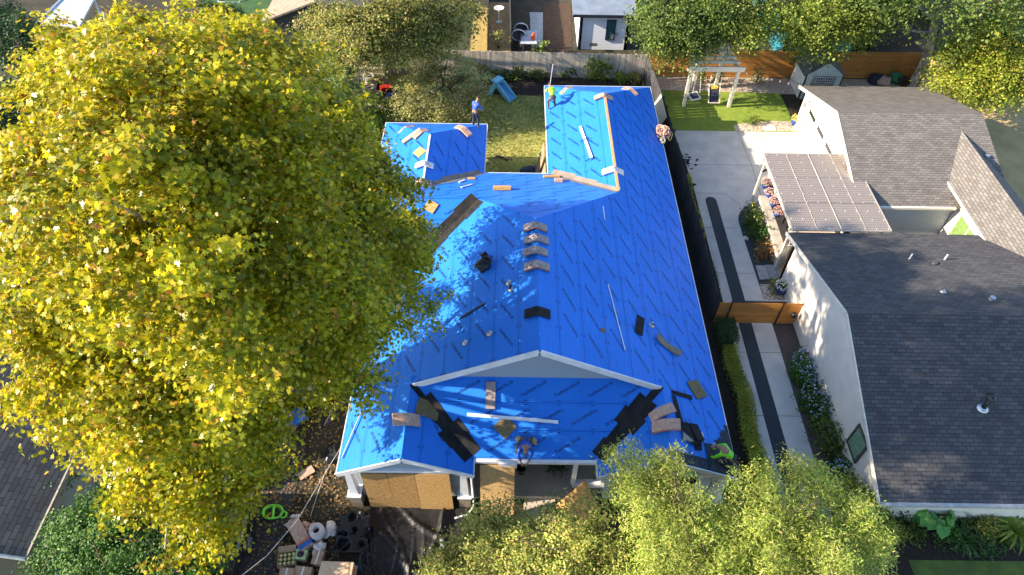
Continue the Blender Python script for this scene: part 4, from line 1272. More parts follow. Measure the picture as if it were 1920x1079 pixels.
board_fence('dark_yard_fence', 'tall dark fence beside the egg chairs', [tuple(at(958,98)[:2]), tuple(at(955,-10)[:2])], 1.8, darkwood, posts=False)
# gate across the driveway
gx0, gy = 9.5, 20.05
root = empty('driveway_gate', (gx0, gy, 0), 'orange cedar gate with black frames across the neighbour driveway', 'gate')
for (a, b) in ((9.5,10.0),(10.06,12.35),(12.41,13.28)):
    m = MB(); z = .12
    while z < 1.5:
        m.box(((a+b)/2, gy, z+.055), (b-a, .03, .104)); z += .11
    m.build('gate_leaf', cedar, root)
m = MB()
for x in (10.03,12.38): m.box((x, gy-.02, .82), (.06,.07,1.6))
m.bar((10.0,gy+.03,1.60),(12.5,gy+.03,1.60),.07,.05); m.build('frame', blackpl, root)
m = MB(); m.bar((11.3,gy+.08,1.58),(12.5,gy+.08,1.60),.05,.05); m.build('gate_arm', metal, root)
m = MB(); m.bar((9.8,gy-.04,1.05),(10.02,gy-.04,.98),.02,.04); m.box((9.9,gy-.05,1.02),(.05,.04,.1)); m.build('latch', metal, root)
m = MB(); m.lathe((12.98,gy-.12,.98),[(0,.0),(.12,.01),(.16,.06),(.16,.16),(.12,.2),(0,.2)],16, Matrix.Rotation(R(90),4,'X')); m.build('motor_housing', blackpl, root)

# ------------------------------------------------------------------ neighbour's house
nb = empty('neighbour_house', (18,18,0), 'cream stucco house with grey shingle roofs, garage and patio on the right', 'house')
XL = 12.95
def roofplane(nm, P, mat, O, u, parent, th=.12):
    P = [Vector(p) for p in P]; O = Vector(O)
    nn = (P[1]-P[0]).cross(P[2]-P[1]).normalized()
    if nn.z < 0: P = P[::-1]; nn = -nn
    u = Vector(u).normalized(); u = (u - nn*u.dot(nn)).normalized(); v = nn.cross(u)
    m = MB(); m.slab(P, th, lambda p: ((p - O).dot(u), (p - O).dot(v)))
    return m.build(nm, mat, parent)
F0, F1, F2 = (10.25,2.45), (16.75,4.9), (23.3,2.9)
XR = 34
roofplane('roof_front_slope', [(XL,F0[0],F0[1]),(XR,F0[0],F0[1]),(XR,F1[0],F1[1]),(XL,F1[0],F1[1])], shg2, (XL,F0[0],F0[1]), (1,0,0), nb)
roofplane('roof_rear_slope', [(XL,F1[0],F1[1]),(XR,F1[0],F1[1]),(XR,F2[0],F2[1]),(XL,F2[0],F2[1])], shg2, (XL,F1[0],F1[1]), (1,0,0), nb)
# garage roof
GX0, GX1 = 17.2, 24.9
G0, G1, G2 = (25.6,2.6), (31.1,4.33), (36.4,2.6)
roofplane('garage_roof_front', [(GX0,*G0),(GX1,*G0),(GX1,*G1),(GX0,*G1)], shg, (GX0,*G0), (1,0,0), nb)
roofplane('garage_roof_rear', [(GX0,*G1),(GX1,*G1),(GX1,*G2),(GX0,*G2)], shg, (GX0,*G1), (1,0,0), nb)
# link wing running front to back
roofplane('link_roof_west', [(22.0,19.0,3.02),(23.5,19.0,4.0),(23.5,30.2,4.0),(22.0,27.0,3.02)], shg, (22,19,3.02), (0,1,0), nb)
roofplane('link_roof_east', [(23.5,19.0,4.0),(25.2,19.0,2.9),(25.2,26.6,2.9),(23.5,30.2,4.0)], shg, (23.5,19,4.0), (0,1,0), nb)
def wallp(P, nm, mat, parent=nb, off=(0,0,0)):
    m = MB(); n = len(P); o = Vector(off)
    m.add([Vector(p) for p in P] + [Vector(p) + o for p in P], [tuple(range(n)), tuple(range(2*n-1,n-1,-1))] + [(k,k+n,(k+1)%n+n,(k+1)%n) for k in range(n)])
    return m.build(nm, mat, parent)
wx = 13.3
wallp([(wx,10.6,0),(wx,22.9,0),(wx,22.9,2.9),(wx,16.75,4.76),(wx,10.6,2.44)], 'wall', stucco, off=(.2,0,0))
wallp([(wx,10.6,0),(XR,10.6,0),(XR,10.6,2.42),(wx,10.6,2.42)], 'wall', stucco, off=(0,.2,0))
wallp([(wx,22.9,0),(XR,22.9,0),(XR,22.9,2.88),(wx,22.9,2.88)], 'wall', stucco, off=(0,-.2,0))
gxw = 17.5
wallp([(gxw,25.95,0),(gxw,36.1,0),(gxw,36.1,2.6),(gxw,31.1,4.22),(gxw,25.95,2.6)], 'wall', stucco, off=(.2,0,0))
wallp([(gxw,25.95,0),(24.6,25.95,0),(24.6,25.95,2.62),(gxw,25.95,2.62)], 'wall', silver, off=(0,.2,0))
wallp([(gxw,36.1,0),(24.6,36.1,0),(24.6,36.1,2.62),(gxw,36.1,2.62)], 'wall', stucco, off=(0,-.2,0))
wallp([(24.6,22.9,0),(24.6,36.1,0),(24.6,36.1,2.6),(24.6,31.1,4.2),(24.6,25.95,2.6),(24.6,22.9,2.6)], 'wall', stucco, off=(-.2,0,0))
wallp([(22.3,23.0,0),(22.3,25.9,0),(22.3,25.9,2.95),(22.3,23.0,2.95)], 'wall', stucco, off=(.15,0,0))
window(23.3,25.3,22.26,.9,2.5,nb,plain('green_glass',(.16,.26,.08),.25),stucco,'y',1)
# rake boards and gutters
def rk(a, b, h=.18, th=.05, mat=creamwood, nm='rake_board'):
    m = MB(); a, b = Vector(a), Vector(b); m.bar(a - Vector((0,0,h/2-.02)), b - Vector((0,0,h/2-.02)), th, h); m.build(nm, mat, nb)
rk((XL-.03,F0[0],F0[1]),(XL-.03,F1[0],F1[1])); rk((XL-.03,F1[0],F1[1]),(XL-.03,F2[0],F2[1]))
rk((GX0-.03,*G0),(GX0-.03,*G1)); rk((GX0-.03,*G1),(GX0-.03,*G2)); rk((22.0-.03,21.2,3.04),(22.0-.03,27.0,3.04),.12)
m = MB(); m.bar((XL,F0[0]-.07,F0[1]-.06),(XR,F0[0]-.07,F0[1]-.06),.13,.12); m.build('gutter', plain('gutter_grey',(.45,.44,.42),.5), nb)
m = MB(); m.bar((GX0,G0[0]-.06,G0[1]-.06),(22.0,G0[0]-.06,G0[1]-.06),.12,.12); m.build('gutter', creamwood, nb)
# ridge caps
# garage door and its panels, frame, wall lamp
m = MB()
for k in range(5): m.box((gxw-.03, 31.6, .24 + k*.46), (.05, 6.4, .445))
gd = m.build('garage_door', garage_white, nb)
m = MB()
for y in (29.2,30.8,32.4,34.0): m.box((gxw-.062, y, 2.08), (.02,1.1,.26))
m.build('pane', dglass, nb).parent = gd
m = MB(); m.box((gxw-.06,34.9,1.25),(.12,.16,2.5)); m.box((gxw-.06,28.3,1.25),(.12,.16,2.5)); m.box((gxw-.06,31.6,2.46),(.12,6.8,.14)); m.build('door_frame', plain('taupe_trim',(.42,.40,.36),.6), nb)
m = MB(); m.box((gxw-.1,35.4,1.95),(.16,.16,.28)); m.build('wall_lamp', plain('lamp_grey',(.35,.36,.38),.5), nb)
# window in the long wall
window(12.38,13.38,wx-.02,1.12,2.42,nb,plain('curtained_glass',(.10,.20,.13),.18,(.22,.34,.22),5,stretch=(1,6,1)),plain('bronze_frame',(.07,.07,.065),.5),'y',0)
# roof penetrations
NR = ((F1[1] + (F1[1]-F2[1])/(F2[0]-F1[0])*F1[0]), 0, -(F1[1]-F2[1])/(F2[0]-F1[0]))
NF = (F0[1] - (F1[1]-F0[1])/(F1[0]-F0[0])*F0[0], 0, (F1[1]-F0[1])/(F1[0]-F0[0]))
GF = (G0[1] - (G1[1]-G0[1])/(G1[0]-G0[0])*G0[0], 0, (G1[1]-G0[1])/(G1[0]-G0[0]))
vent(1705,486,NR,'white vent pipe on the neighbour rear slope, left of two',.3,.035,white,False)
vent(1771,487,NR,'white vent pipe on the neighbour rear slope, right of two',.3,.035,white,False)
vent(1752,495,NR,'squat brown vent between the two white pipes',.08,.1,plain('vent_brown',(.08,.07,.06),.7),False)
vent(1859,562,NR,'round pale turbine vent near the neighbour ridge',.14,.11,metal)
vent(1768,548,NR,'small pipe in tree shade on the neighbour roof',.12,.04,metal)
c = on(1842,766,NF)
root = empty('flue', tuple(c), 'bent black flue with a round cap on the front slope of the neighbour roof', 'flue')
m = MB(); m.tube([c, c + Vector((0,0,.35)), c + Vector((.1,.1,.5))], .08, 10); m.build('pipe', blackpl, root)
m = MB(); m.lathe(c + Vector((.12,.12,.5)), [(0,0),(.19,0),(.2,.06),(.05,.14),(0,.15)], 16); m.build('cap', blackpl, root)
m = MB(); m.lathe(c, [(.22,.0),(.2,.05),(.1,.1)], 14); m.build('flashing', metal, root)
vent(1849,296,GF,'white round vent by the ridge of the link roof',.15,.12,metal)
# antenna rod by the right edge
# solar canopy
sx0, sx1, sy0, sy1, sz = 13.2, 17.82, 23.35, 29.15, 3.02
sc_ = empty('solar_canopy', (13.3,29,0), 'translucent solar panel canopy over the patio between house and garage', 'canopy')
cell, tcl, bcl = principled('solar_cells')
uvn = N(tcl, 'ShaderNodeUVMap'); brn = N(tcl, 'ShaderNodeTexBrick'); brn.offset = 0
brn.inputs['Scale'].default_value = 1; brn.inputs['Brick Width'].default_value = .085; brn.inputs['Row Height'].default_value = .16; brn.inputs['Mortar Size'].default_value = .012; brn.inputs['Mortar Smooth'].default_value = .4
brn.inputs['Color1'].default_value = (.155,.135,.135,1); brn.inputs['Color2'].default_value = (.13,.115,.12,1); brn.inputs['Mortar'].default_value = (.38,.32,.26,1)
tcl.links.new(uvn.outputs[0], brn.inputs[0]); tcl.links.new(brn.outputs[0], bcl.inputs['Base Color']); bcl.inputs['Roughness'].default_value = .35; bcl.inputs['Specular IOR Level'].default_value = .6
pw, ph = (sx1-sx0)/4, (sy1-sy0)/3
for i in range(4):
    for k in range(3):
        a, b = sx0 + i*pw + .02, sx0 + (i+1)*pw - .02
        c0_, d0_ = sy0 + k*ph + .015, sy0 + (k+1)*ph - .015
        m = MB(); m.slab([(a,c0_,sz),(b,c0_,sz),(b,d0_,sz),(a,d0_,sz)], .035, lambda p: (p[0] if not hasattr(p,'x') else p.x, p[1] if not hasattr(p,'y') else p.y))
        m.build('solar_panel', cell, sc_)
m = MB()
for k in range(1, 4): m.box((sx0 + k*pw, (sy0+sy1)/2, sz+.012), (.03, sy1-sy0, .02))
for x in (sx0-.01, sx1+.01): m.box((x, (sy0+sy1)/2, sz-.02), (.05, sy1-sy0+.04, .07))
for y in (sy0-.01, sy1+.01): m.box(((sx0+sx1)/2, y, sz-.02), (sx1-sx0, .05, .07))
m.build('panel_frame', plain('pale_frame',(.40,.36,.31),.5), sc_)
m = MB()
for i in range(9):
    for k in range(10):
        m.cyl((sx0 + .1 + i*(sx1-sx0-.2)/8, sy0 + .12 + k*(sy1-sy0-.24)/9, sz-.002), (sx0 + .1 + i*(sx1-sx0-.2)/8, sy0 + .12 + k*(sy1-sy0-.24)/9, sz+.03), .02, .015, 6)
m.build('clamps', white, sc_)
for y in (sy0+.2, (sy0+sy1)/2, sy1-.3):
    m = MB(); m.bar((sx0-.1,y,sz-.14),(sx1-.1,y,sz-.14),.09,.16); m.build('beam', creamwood, sc_)
for x in (sx0+.1, (sx0+sx1)/2, sx1-.3):
    m = MB(); m.bar((x,sy0,sz-.28),(x,sy1-.05,sz-.28),.08,.12); m.build('beam', creamwood, sc_)
for (x, y) in ((sx0+.1,sy1-.35),(sx0+.1,sy0+.3),(sx1-.5,sy1-.35)):
    m = MB(); m.box((x,y,(sz-.34)/2),(.12,.12,sz-.34)); m.build('post', creamwood, sc_)
m = MB()
for dx in (-.55, .55): m.bar((sx0+.1+abs(dx)*0, sy1-.35+0, 2.1),(sx0+.1,sy1-.35-abs(dx),sz-.34),.07,.09)
m.build('brace', creamwood, sc_)
# low planter wall with flowers and patio furniture
root = empty('planter_wall', (13.45,25.5,0), 'low cream rendered wall along the patio edge', 'wall')
m = MB(); m.prism([(13.35,23.9),(13.9,23.9),(13.95,28.6),(13.5,28.6)], 0, .62); m.build('wall_block', plain('shaded_render',(.44,.40,.34),.85), root, bevel=.02)  # cream render darkened, the wall's shade put into its colour
m = MB(); m.bar((13.4,23.0,.7),(13.1,21.2,.7),.05,.05); 
FL = {}
def flowers(name, label, c, r, cols, n=260, green='leaf_mid', cat='plant', group=None, pot=None, size=.06, seed=3, potr=.22, poth=.4):
    c = Vector(c)
    root = empty(name, c, label, cat, group)
    if pot:
        m = MB(); m.lathe(c, [(0,0),(potr*.65,0),(potr*.95,poth*.45),(potr,poth*.8),(potr*.9,poth),(potr*.78,poth),(potr*.75,poth*.85),(0,poth*.85)], 20); m.build('pot', pot, root)
        c = c + Vector((0,0,poth*.8))
    q = np.random.default_rng(seed)
    d = q.normal(size=(n*2,3)); d /= np.linalg.norm(d, axis=1)[:,None]; d[:,2] = abs(d[:,2])
    P = np.array(c)[None,:] + d * np.array(r)[None,:] * q.uniform(.4,1,(n*2,1))
    leaves_mesh('foliage', P, size*1.6, OVAL, MATS[green], root, .7, d, seed)
    P = np.array(c)[None,:] + d[:n] * np.array(r)[None,:] * q.uniform(.92,1.12,(n,1)) + np.array([0,0,.02])
    leaves_mesh('blossom', P, size, FIVE, cols, root, .9, d[:n], seed+1)
    return root
leafmat('leaf_mid', [(0,(.03,.07,.01)),(.5,(.075,.13,.02)),(1,(.21,.26,.045))], .3)
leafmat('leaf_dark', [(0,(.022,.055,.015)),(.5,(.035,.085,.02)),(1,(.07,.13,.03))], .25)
leafmat('leaf_bright', [(0,(.10,.20,.02)),(.5,(.20,.30,.04)),(1,(.34,.40,.07))], .4)
leafmat('leaf_hedge', [(0,(.20,.25,.03)),(.5,(.38,.42,.04)),(1,(.55,.52,.07))], .35)
leafmat('leaf_olive', [(0,(.09,.115,.02)),(.5,(.24,.265,.055)),(.85,(.44,.41,.11)),(1,(.50,.33,.13))], .45)
leafmat('leaf_olive_pale', [(0,(.07,.12,.015)),(.5,(.19,.26,.03)),(1,(.42,.46,.09))], .42)
leafmat('leaf_grey', [(0,(.12,.20,.09)),(.5,(.22,.32,.14)),(1,(.38,.48,.20))], .4)
leafmat('leaf_shade_green', [(0,(.03,.09,.01)),(.5,(.06,.15,.02)),(1,(.12,.24,.035))], .35)
leafmat('leaf_yellowgreen', [(0,(.13,.19,.02)),(.35,(.24,.31,.03)),(.8,(.38,.42,.05)),(1,(.50,.36,.10))], .45)
leafmat('leaf_front', [(0,(.20,.28,.04)),(.4,(.38,.49,.08)),(.8,(.56,.63,.15)),(1,(.70,.60,.24))], .48)
leafmat('leaf_front_oval', [(0,(.19,.23,.04)),(.4,(.38,.44,.09)),(.8,(.56,.57,.17)),(1,(.58,.36,.15))], .48)
leafmat('leaf_fruit', [(0,(.20,.22,.06)),(.5,(.40,.40,.13)),(1,(.62,.57,.27))], .45)
leafmat('leaf_plane_green', [(0,(.14,.18,.012)),(.4,(.27,.31,.018)),(.8,(.44,.44,.025)),(1,(.62,.53,.05))], .52, .35)
leafmat('leaf_plane', [(0,(.16,.21,.008)),(.25,(.34,.36,.010)),(.6,(.55,.50,.012)),(.86,(.74,.61,.03)),(.95,(.70,.40,.05)),(1,(.38,.15,.035))], .48, .35)
pinkm = leafmat('pink_petals', [(0,(.75,.35,.42)),(1,(.85,.55,.60))], .3)
yelm = leafmat('yellow_petals', [(0,(.80,.62,.08)),(1,(.90,.80,.30))], .3)
whm = leafmat('white_petals', [(0,(.75,.75,.70)),(1,(.85,.85,.80))], .3)
magm = leafmat('magenta_petals', [(0,(.80,.22,.45)),(1,(.90,.45,.62))], .3)
lilm = leafmat('lilac_petals', [(0,(.38,.42,.72)),(1,(.55,.60,.85))], .3)
redm = leafmat('rust_petals', [(0,(.45,.16,.07)),(1,(.60,.32,.14))], .3)
bluepot = plain('cobalt_glaze', (.01,.06,.30), .25, (.008,.04,.2), 4, spec=.7)
GP = 'flowering pots along the patio'
flowers('flower_pot','pink mophead flowers in a pot by the canopy post, farthest of the patio row',at(1434,352,.6),(.28,.28,.24),pinkm,group=GP,pot=bluepot,cat='potted plant')
flowers('flower_pot','yellow and orange flowers in a pot behind the canopy post',at(1447,352,.6),(.3,.25,.25),yelm,group=GP,pot=bluepot,cat='potted plant',seed=5)
flowers('flower_pot','pale pink flowers in a pot, second of the patio row',at(1440,370,.5),(.3,.25,.22),pinkm,group=GP,pot=bluepot,cat='potted plant',seed=6)
flowers('flower_pot','pink mophead flowers in a pot in the middle of the patio row',at(1449,386,.6),(.3,.3,.25),pinkm,group=GP,pot=bluepot,cat='potted plant',seed=7)
flowers('flower_pot','pink mophead flowers in a pot nearest the house end of the patio row',at(1457,405,.6),(.3,.3,.25),pinkm,group=GP,pot=bluepot,cat='potted plant',seed=8)
flowers('flower_pot','magenta pink flowers in a pot in the courtyard by the link wall',at(1759,424,.6),(.42,.35,.28),magm,group=GP,pot=stucco,cat='potted plant',seed=9)
flowers('flower_pot','yellow flowers in a blue pot beside the garage door',at(1490,234,.1),(.32,.32,.28),yelm,group=GP,pot=bluepot,cat='potted plant',seed=10,potr=.3,poth=.5)
flowers('flower_pot','large cobalt pot with white flowers against the stucco wall',at(1462,548,.05),(.36,.34,.3),whm,group=GP,pot=bluepot,cat='potted plant',seed=12,potr=.34,poth=.55)
flowers('rust_shrub','shrub with rust and cream leaves beside the cobalt pot',at(1485,510,.5),(.5,.45,.45),redm,cat='shrub',seed=14,size=.09)
# patio table and chairs (dark), under the canopy edge
def patio_chair(px, py, rz, label):
    c = at(px, py, .0)
    root = empty('patio_chair', c, label, 'chair', 'dark patio chairs under the canopy', rz)
    fr = frame_of(root)
    for nm, fn in (('seat', lambda m: m.box((0,0,.42),(.5,.5,.05))), ('backrest', lambda m: [m.box((-.24+.12*k,-.25,.7),(.05,.03,.5)) for k in range(5)] + [m.box((0,-.25,.95),(.52,.04,.06))])):
        m = MB(); m.M = fr; fn(m); m.build(nm, blackpl, root)
    for sx in (-1,1):
        for sy in (-1,1):
            m = MB(); m.M = fr; m.box((sx*.22,sy*.22,.2),(.04,.04,.4)); m.build('leg', blackpl, root)
        m = MB(); m.M = fr; m.box((sx*.26,0,.64),(.05,.46,.04)); m.build('armrest', blackpl, root)
patio_chair(1473,398,.6,'dark patio chair just inside the canopy edge, rear one')
patio_chair(1478,424,.2,'dark patio chair just inside the canopy edge, near the roof corner')
root = empty('patio_table', at(1492,404,0), 'round dark patio table half hidden by the solar canopy', 'table')
m = MB(); c = root.location; m.lathe(c, [(0,.72),(.55,.72),(.55,.75),(0,.75)], 20); m.build('tabletop', blackpl, root)
m = MB(); m.cyl(c, c + Vector((0,0,.72)), .05); m.build('leg', blackpl, root)
# louvred cream bench frame at the house corner
root = empty('trellis_frame', at(1460,480,0), 'cream slatted trellis frame at the rear corner of the stucco wall', 'trellis')
m = MB()
a0, b0 = at(1457,500,.05), at(1482,446,.05)
for k in range(4):
    s = Vector((.09*k, 0, 0)); m.bar(a0 + s + Vector((0,0,.1)), a0 + s + Vector((0,0,1.5)), .05,.05); m.bar(b0 + s + Vector((0,0,.1)), b0 + s + Vector((0,0,1.5)), .05,.05)
for z in (.25,.7,1.15,1.45): m.bar(a0 + Vector((.1,0,z)), b0 + Vector((.1,0,z)), .05,.05)
m.build('slats', creamwood, root)
for k, (x, y, w) in enumerate(((12.62,23.35,.5),(13.1,23.4,.42))):
    m = MB(); m.box((x, y, .05), (w, .95, .05)); o = m.build('stepping_slab', plain('slab_grey',(.36,.34,.34),.8)); tag(o, ('left' if k == 0 else 'right') + ' grey stepping slab in the dark planter bed', 'paving slab')
for k, (px_, py_) in enumerate(((1438,238),(1446,246))):
    pass
pc = [at(1430,235.5), at(1452,235.5), at(1455,246.5), at(1433,246.5)]
m = MB(); m.prism([(p.x, p.y) for p in pc], .02, .06); tag(m.build('stepping_slab', plain('slab_white',(.66,.62,.56),.8)), 'pale square slab in the pebble patch at the turf edge', 'paving slab')
rr = random.Random(2)
for k, (x, y, s, l) in enumerate(((1405,381,.16,'pale boulder at the edge of the dark planter bed'),(1398,447,.16,'white rock beside the brown grasses in the planter bed'),(1425,450,.14,'grey rock by the planter wall foot'))):
    c = at(x, y, .05); m = MB(); m.blob(c, (s, s*.8, s*.6), k, .25); tag(m.build('rock', plain('pale_rock',(.62,.58,.54),.9)), l, 'rock')
# dark litter on the driveway
m = MB()
for k in range(46):
    q = at(rr.gauss(1286,5), rr.gauss(306,9), .035); a = rr.uniform(0,6); w = rr.uniform(.05,.13)
    m.poly([q + Vector((w*math.cos(a+t), w*.6*math.sin(a+t), .006+.001*k)) for t in (0,1.5,3.1,4.6)])
for (x, y) in ((1307,301),(1303,310),(1270,270),(1303,347),(1300,346)):
    for k in range(4):
        q = at(x+rr.uniform(-2,2), y+rr.uniform(-2,2), .035); a = rr.uniform(0,6)
        m.poly([q + Vector((.09*math.cos(a+t), .06*math.sin(a+t), .006+.001*k)) for t in (0,1.5,3.1,4.6)])
tag(m.build('debris', membrane), 'black shingle scraps fallen on the pale driveway by the fence', 'debris', kind='stuff')

# ------------------------------------------------------------------ swing pergola
pg = empty('swing_pergola', (12.4,39,0), 'cream pergola with tapering rafters on the artificial lawn', 'pergola')
px0, px1, py0 = 10.94, 13.85, 37.95
for (x, y) in ((px0,py0),(px1,py0),(11.9,40.2),(13.4,40.2)):
    m = MB(); m.box((x,y,1.32),(.19,.19,2.64)); m.build('post', creamwood, pg)
Z = 2.72
m = MB(); m.bar((px0-.3,py0-.02,Z),(px1+.35,py0-.02,Z),.12,.32); m.build('beam', creamwood, pg)
for k in range(1,7):
    y = py0 + k*.55; t = k/7.5
    m = MB(); m.bar((px0-.25+t*.9,y,Z+.14),(px1+.25-t*.9,y,Z+.14),.15,.16); m.build('rafter', creamwood, pg)
m = MB(); m.bar((px0,py0,Z-.02),(11.9,40.6,Z-.02),.08,.2); m.build('side_beam', creamwood, pg); m = MB(); m.bar((px1,py0,Z-.02),(13.2,41.1,Z-.02),.08,.2); m.build('side_beam', creamwood, pg)
# hanging seat
root = empty('hanging_swing', (11.6,38.1,0), 'hanging swing seat at the left post of the pergola', 'swing')
m = MB(); m.tube([(11.45,38.2,2.5),(11.4,38.2,.85)],.015,5); m.tube([(11.75,38.9,2.5),(11.9,38.3,.8)],.015,5); m.tube([(11.3,38.6,2.5),(11.2,38.6,.8)],.015,5); m.build('rope', white, root)
ax_ = Matrix.Rotation(R(25),4,'Z') @ Matrix.Rotation(R(18),4,'X')
m = MB(); m.box((11.55,38.2,.62),(.75,.6,.07), ax=ax_); m.build('seat', white, root)
m = MB(); m.box((11.55,38.17,.67),(.5,.42,.06), ax=ax_); m.build('cushion', navy, root)
root = empty('hanging_swing', (12.9,38.5,0), 'navy framed swing chair with a yellow headrest hanging in the pergola', 'swing')
m = MB(); m.box((12.85,38.35,.62),(.6,.1,.95), ax=Matrix.Rotation(R(-40),4,'X')); m.build('backrest', navy, root)
m = MB(); m.box((12.85,38.6,1.02),(.42,.1,.2), ax=Matrix.Rotation(R(-40),4,'X')); m.build('headrest', plain('mustard_fabric',(.75,.50,.05),.8), root)
m = MB()
for x in (12.5,13.2): m.tube([(x,37.95,.3),(x,38.75,1.2)],.03,6); m.tube([(x+.03,38.75,1.2),(x+.05,38.9,1.75)],.025,6)
m.tube([(12.53,38.9,1.75),(13.25,38.9,1.75)],.025,6); m.tube([(12.5,37.95,.3),(13.2,37.95,.3)],.03,6); m.build('frame', creamwood, root)
m = MB(); m.tube([(px1+.05,py0,2.55),(15.2,38.6,2.35),(16.3,38.4,2.4),(17.3,36.4,2.6)],.012,5); o = m.build('cable', blackpl); root = empty('string_lights',(px1,py0,2.55),'string of clear bulbs from the pergola to the garage','lights')
o.parent = None; 
for v_i in o.data.vertices: v_i.co -= Vector(root.location)
o.parent = root
for k in range(6):
    t = .15 + k*.14; a = Vector((px1+.05,py0,2.5)).lerp(Vector((17.3,36.6,2.4)), t)
    m = MB(); m.blob(a + Vector((0,.3,-.12)), (.05,.05,.07), 1, 0, 8, 6); m.build('bulb', white, root)

# ------------------------------------------------------------------ shed and clutter in the far corner
sh = empty('garden_shed', (20.4,39.6,0), 'small grey-green plastic shed with windowed double doors and a gable roof', 'shed')
shm = plain('shed_panels', (.50,.57,.52), .6, (.40,.46,.43), 3)
SX0, SX1, SY0, SY1 = 18.6, 21.0, 39.0, 41.2
SR = (SX0+SX1)/2
wallp([(SX0,SY0,0),(SX1,SY0,0),(SX1,SY0,1.75),(SR,SY0,2.6),(SX0,SY0,1.75)], 'wall', shm, sh, (0,.08,0))
wallp([(SX0,SY0,0),(SX0,SY1,0),(SX0,SY1,1.75),(SX0,SY0,1.75)], 'wall', plain('pale_shed',(.72,.74,.70),.6), sh, (.08,0,0))
wallp([(SX1,SY0,0),(SX1,SY1,0),(SX1,SY1,1.75),(SX1,SY0,1.75)], 'wall', shm, sh, (-.08,0,0))
wallp([(SX0,SY1,0),(SX1,SY1,0),(SX1,SY1,1.75),(SR,SY1,2.6),(SX0,SY1,1.75)], 'wall', shm, sh, (0,-.08,0))
darkroof = plain('shed_roof', (.10,.10,.105), .8, (.07,.065,.06), 3)
roofplane('roof', [(SX0-.12,SY0-.02,1.70),(SR,SY0-.02,2.67),(SR,SY1+.1,2.67),(SX0-.15,SY1+.1,1.68)], darkroof, (SX0,SY0,1.7), (0,1,0), sh, .05)
roofplane('roof', [(SX1+.12,SY0-.02,1.70),(SR,SY0-.02,2.67),(SR,SY1+.1,2.67),(SX1+.15,SY1+.1,1.68)], darkroof, (SX1,SY0,1.7), (0,1,0), sh, .05)
for s in (0,1):
    x0, x1 = (SR-.75, SR-.02) if s == 0 else (SR+.02, SR+.75)
    m = MB(); m.box(((x0+x1)/2,SY0-.02,.88),(x1-x0,.04,1.66)); dr = m.build('door', plain('taupe_door',(.27,.27,.24),.6), sh)
    m = MB(); m.box(((x0+x1)/2,SY0-.045,1.45),(.58,.02,.34)); m.build('pane', dglass, sh).parent = dr
    m = MB()
    for k in range(5): m.box((x0+.075+k*.145,SY0-.06,1.45),(.025,.015,.36))
    for z in (1.28,1.45,1.62): m.box(((x0+x1)/2,SY0-.06,z),(.6,.016,.025))
    m.build('window_bars', white, sh).parent = dr
    m = MB(); m.box((SR+(-.1 if s == 0 else .1),SY0-.06,.8),(.05,.05,.14)); m.build('handle', blackpl, sh).parent = dr
for k, (x, y, z, r_, mat_, lab, nm) in enumerate(((1640,155,0,.5,navy,'dark blue covered heap right of the shed','covered_heap'),(1655,158,.1,.42,kraft,'tan sack beside the green bag by the cedar fence','sack'),(1676,152,.1,.5,plain('green_bag',(.03,.16,.07),.6),'green garden waste bag by the cedar fence','garden_bag'),(1690,158,0,.45,earth_rd,'brown leaf heap at the foot of the leaning trunk','leaf_heap'))):
    c = at(x, y, z); m = MB(); m.blob(c + Vector((0,0,.2)), (r_,r_*.8,r_*.75), k, .28); tag(m.build(nm, mat_), lab, 'garden clutter')

# ------------------------------------------------------------------ houses beyond the rear fence
wh = empty('white_cottage', (6.3,46.5,0), 'white lap-sided cottage with a dark window and flat grey roof', 'house')
sidw = lap_siding('white_lap_siding', (.62,.66,.74), .2)
a, b = at(1083,93,0), at(1166,95,0)
yw = a.y
wallp([(a.x,yw,0),(b.x+.3,yw,0),(b.x+.3,yw,2.75),(a.x,yw,2.75)], 'wall', sidw, wh, (0,.2,0))
wallp([(a.x,yw,0),(a.x,yw+8,0),(a.x,yw+8,3.3),(a.x,yw,2.75)], 'wall', sidw, wh, (.2,0,0))
wallp([(b.x+.3,yw,0),(b.x+.3,yw+8,0),(b.x+.3,yw+8,3.3),(b.x+.3,yw,2.75)], 'wall', sidw, wh, (-.2,0,0))
rm = plain('grey_metal_roof', (.20,.24,.30), .5, (.15,.18,.23), 1.5)
roofplane('roof', [(a.x-.55,yw-.4,2.72),(b.x+.7,yw-.4,2.72),(b.x+.7,yw+8.4,3.4),(a.x-.55,yw+8.4,3.4)], rm, (a.x,yw,2.7), (1,0,0), wh, .1)
m = MB(); m.bar((a.x-.55,yw-.43,2.68),(b.x+.7,yw-.43,2.68),.06,.2); m.build('fascia', plain('navy_trim',(.02,.025,.04),.5), wh)
m = MB(); m.box((a.x+.02,yw-.06,1.35),(.1,.1,2.6)); m.build('downspout', navy, wh)
wa, wb_ = at(1124,78,.9), at(1140,78,.9)
window(6.35,7.0,yw-.03,.75,2.25,wh,plain('teal_glass',(.03,.10,.11),.2),navy,'x',0)
m = MB(); m.box((a.x+1.05,yw-.3,.55),(.55,.3,.05)); root = m.build('side_table', blackpl); tag(root,'small dark table against the white cottage wall','table')
for k, (dx, z) in enumerate(((2.35,1.0),(2.6,1.2))):
    m = MB(); m.box((a.x+dx,yw-.05,z),(.14,.08,.28)); m.build('meter_box', metal, wh)
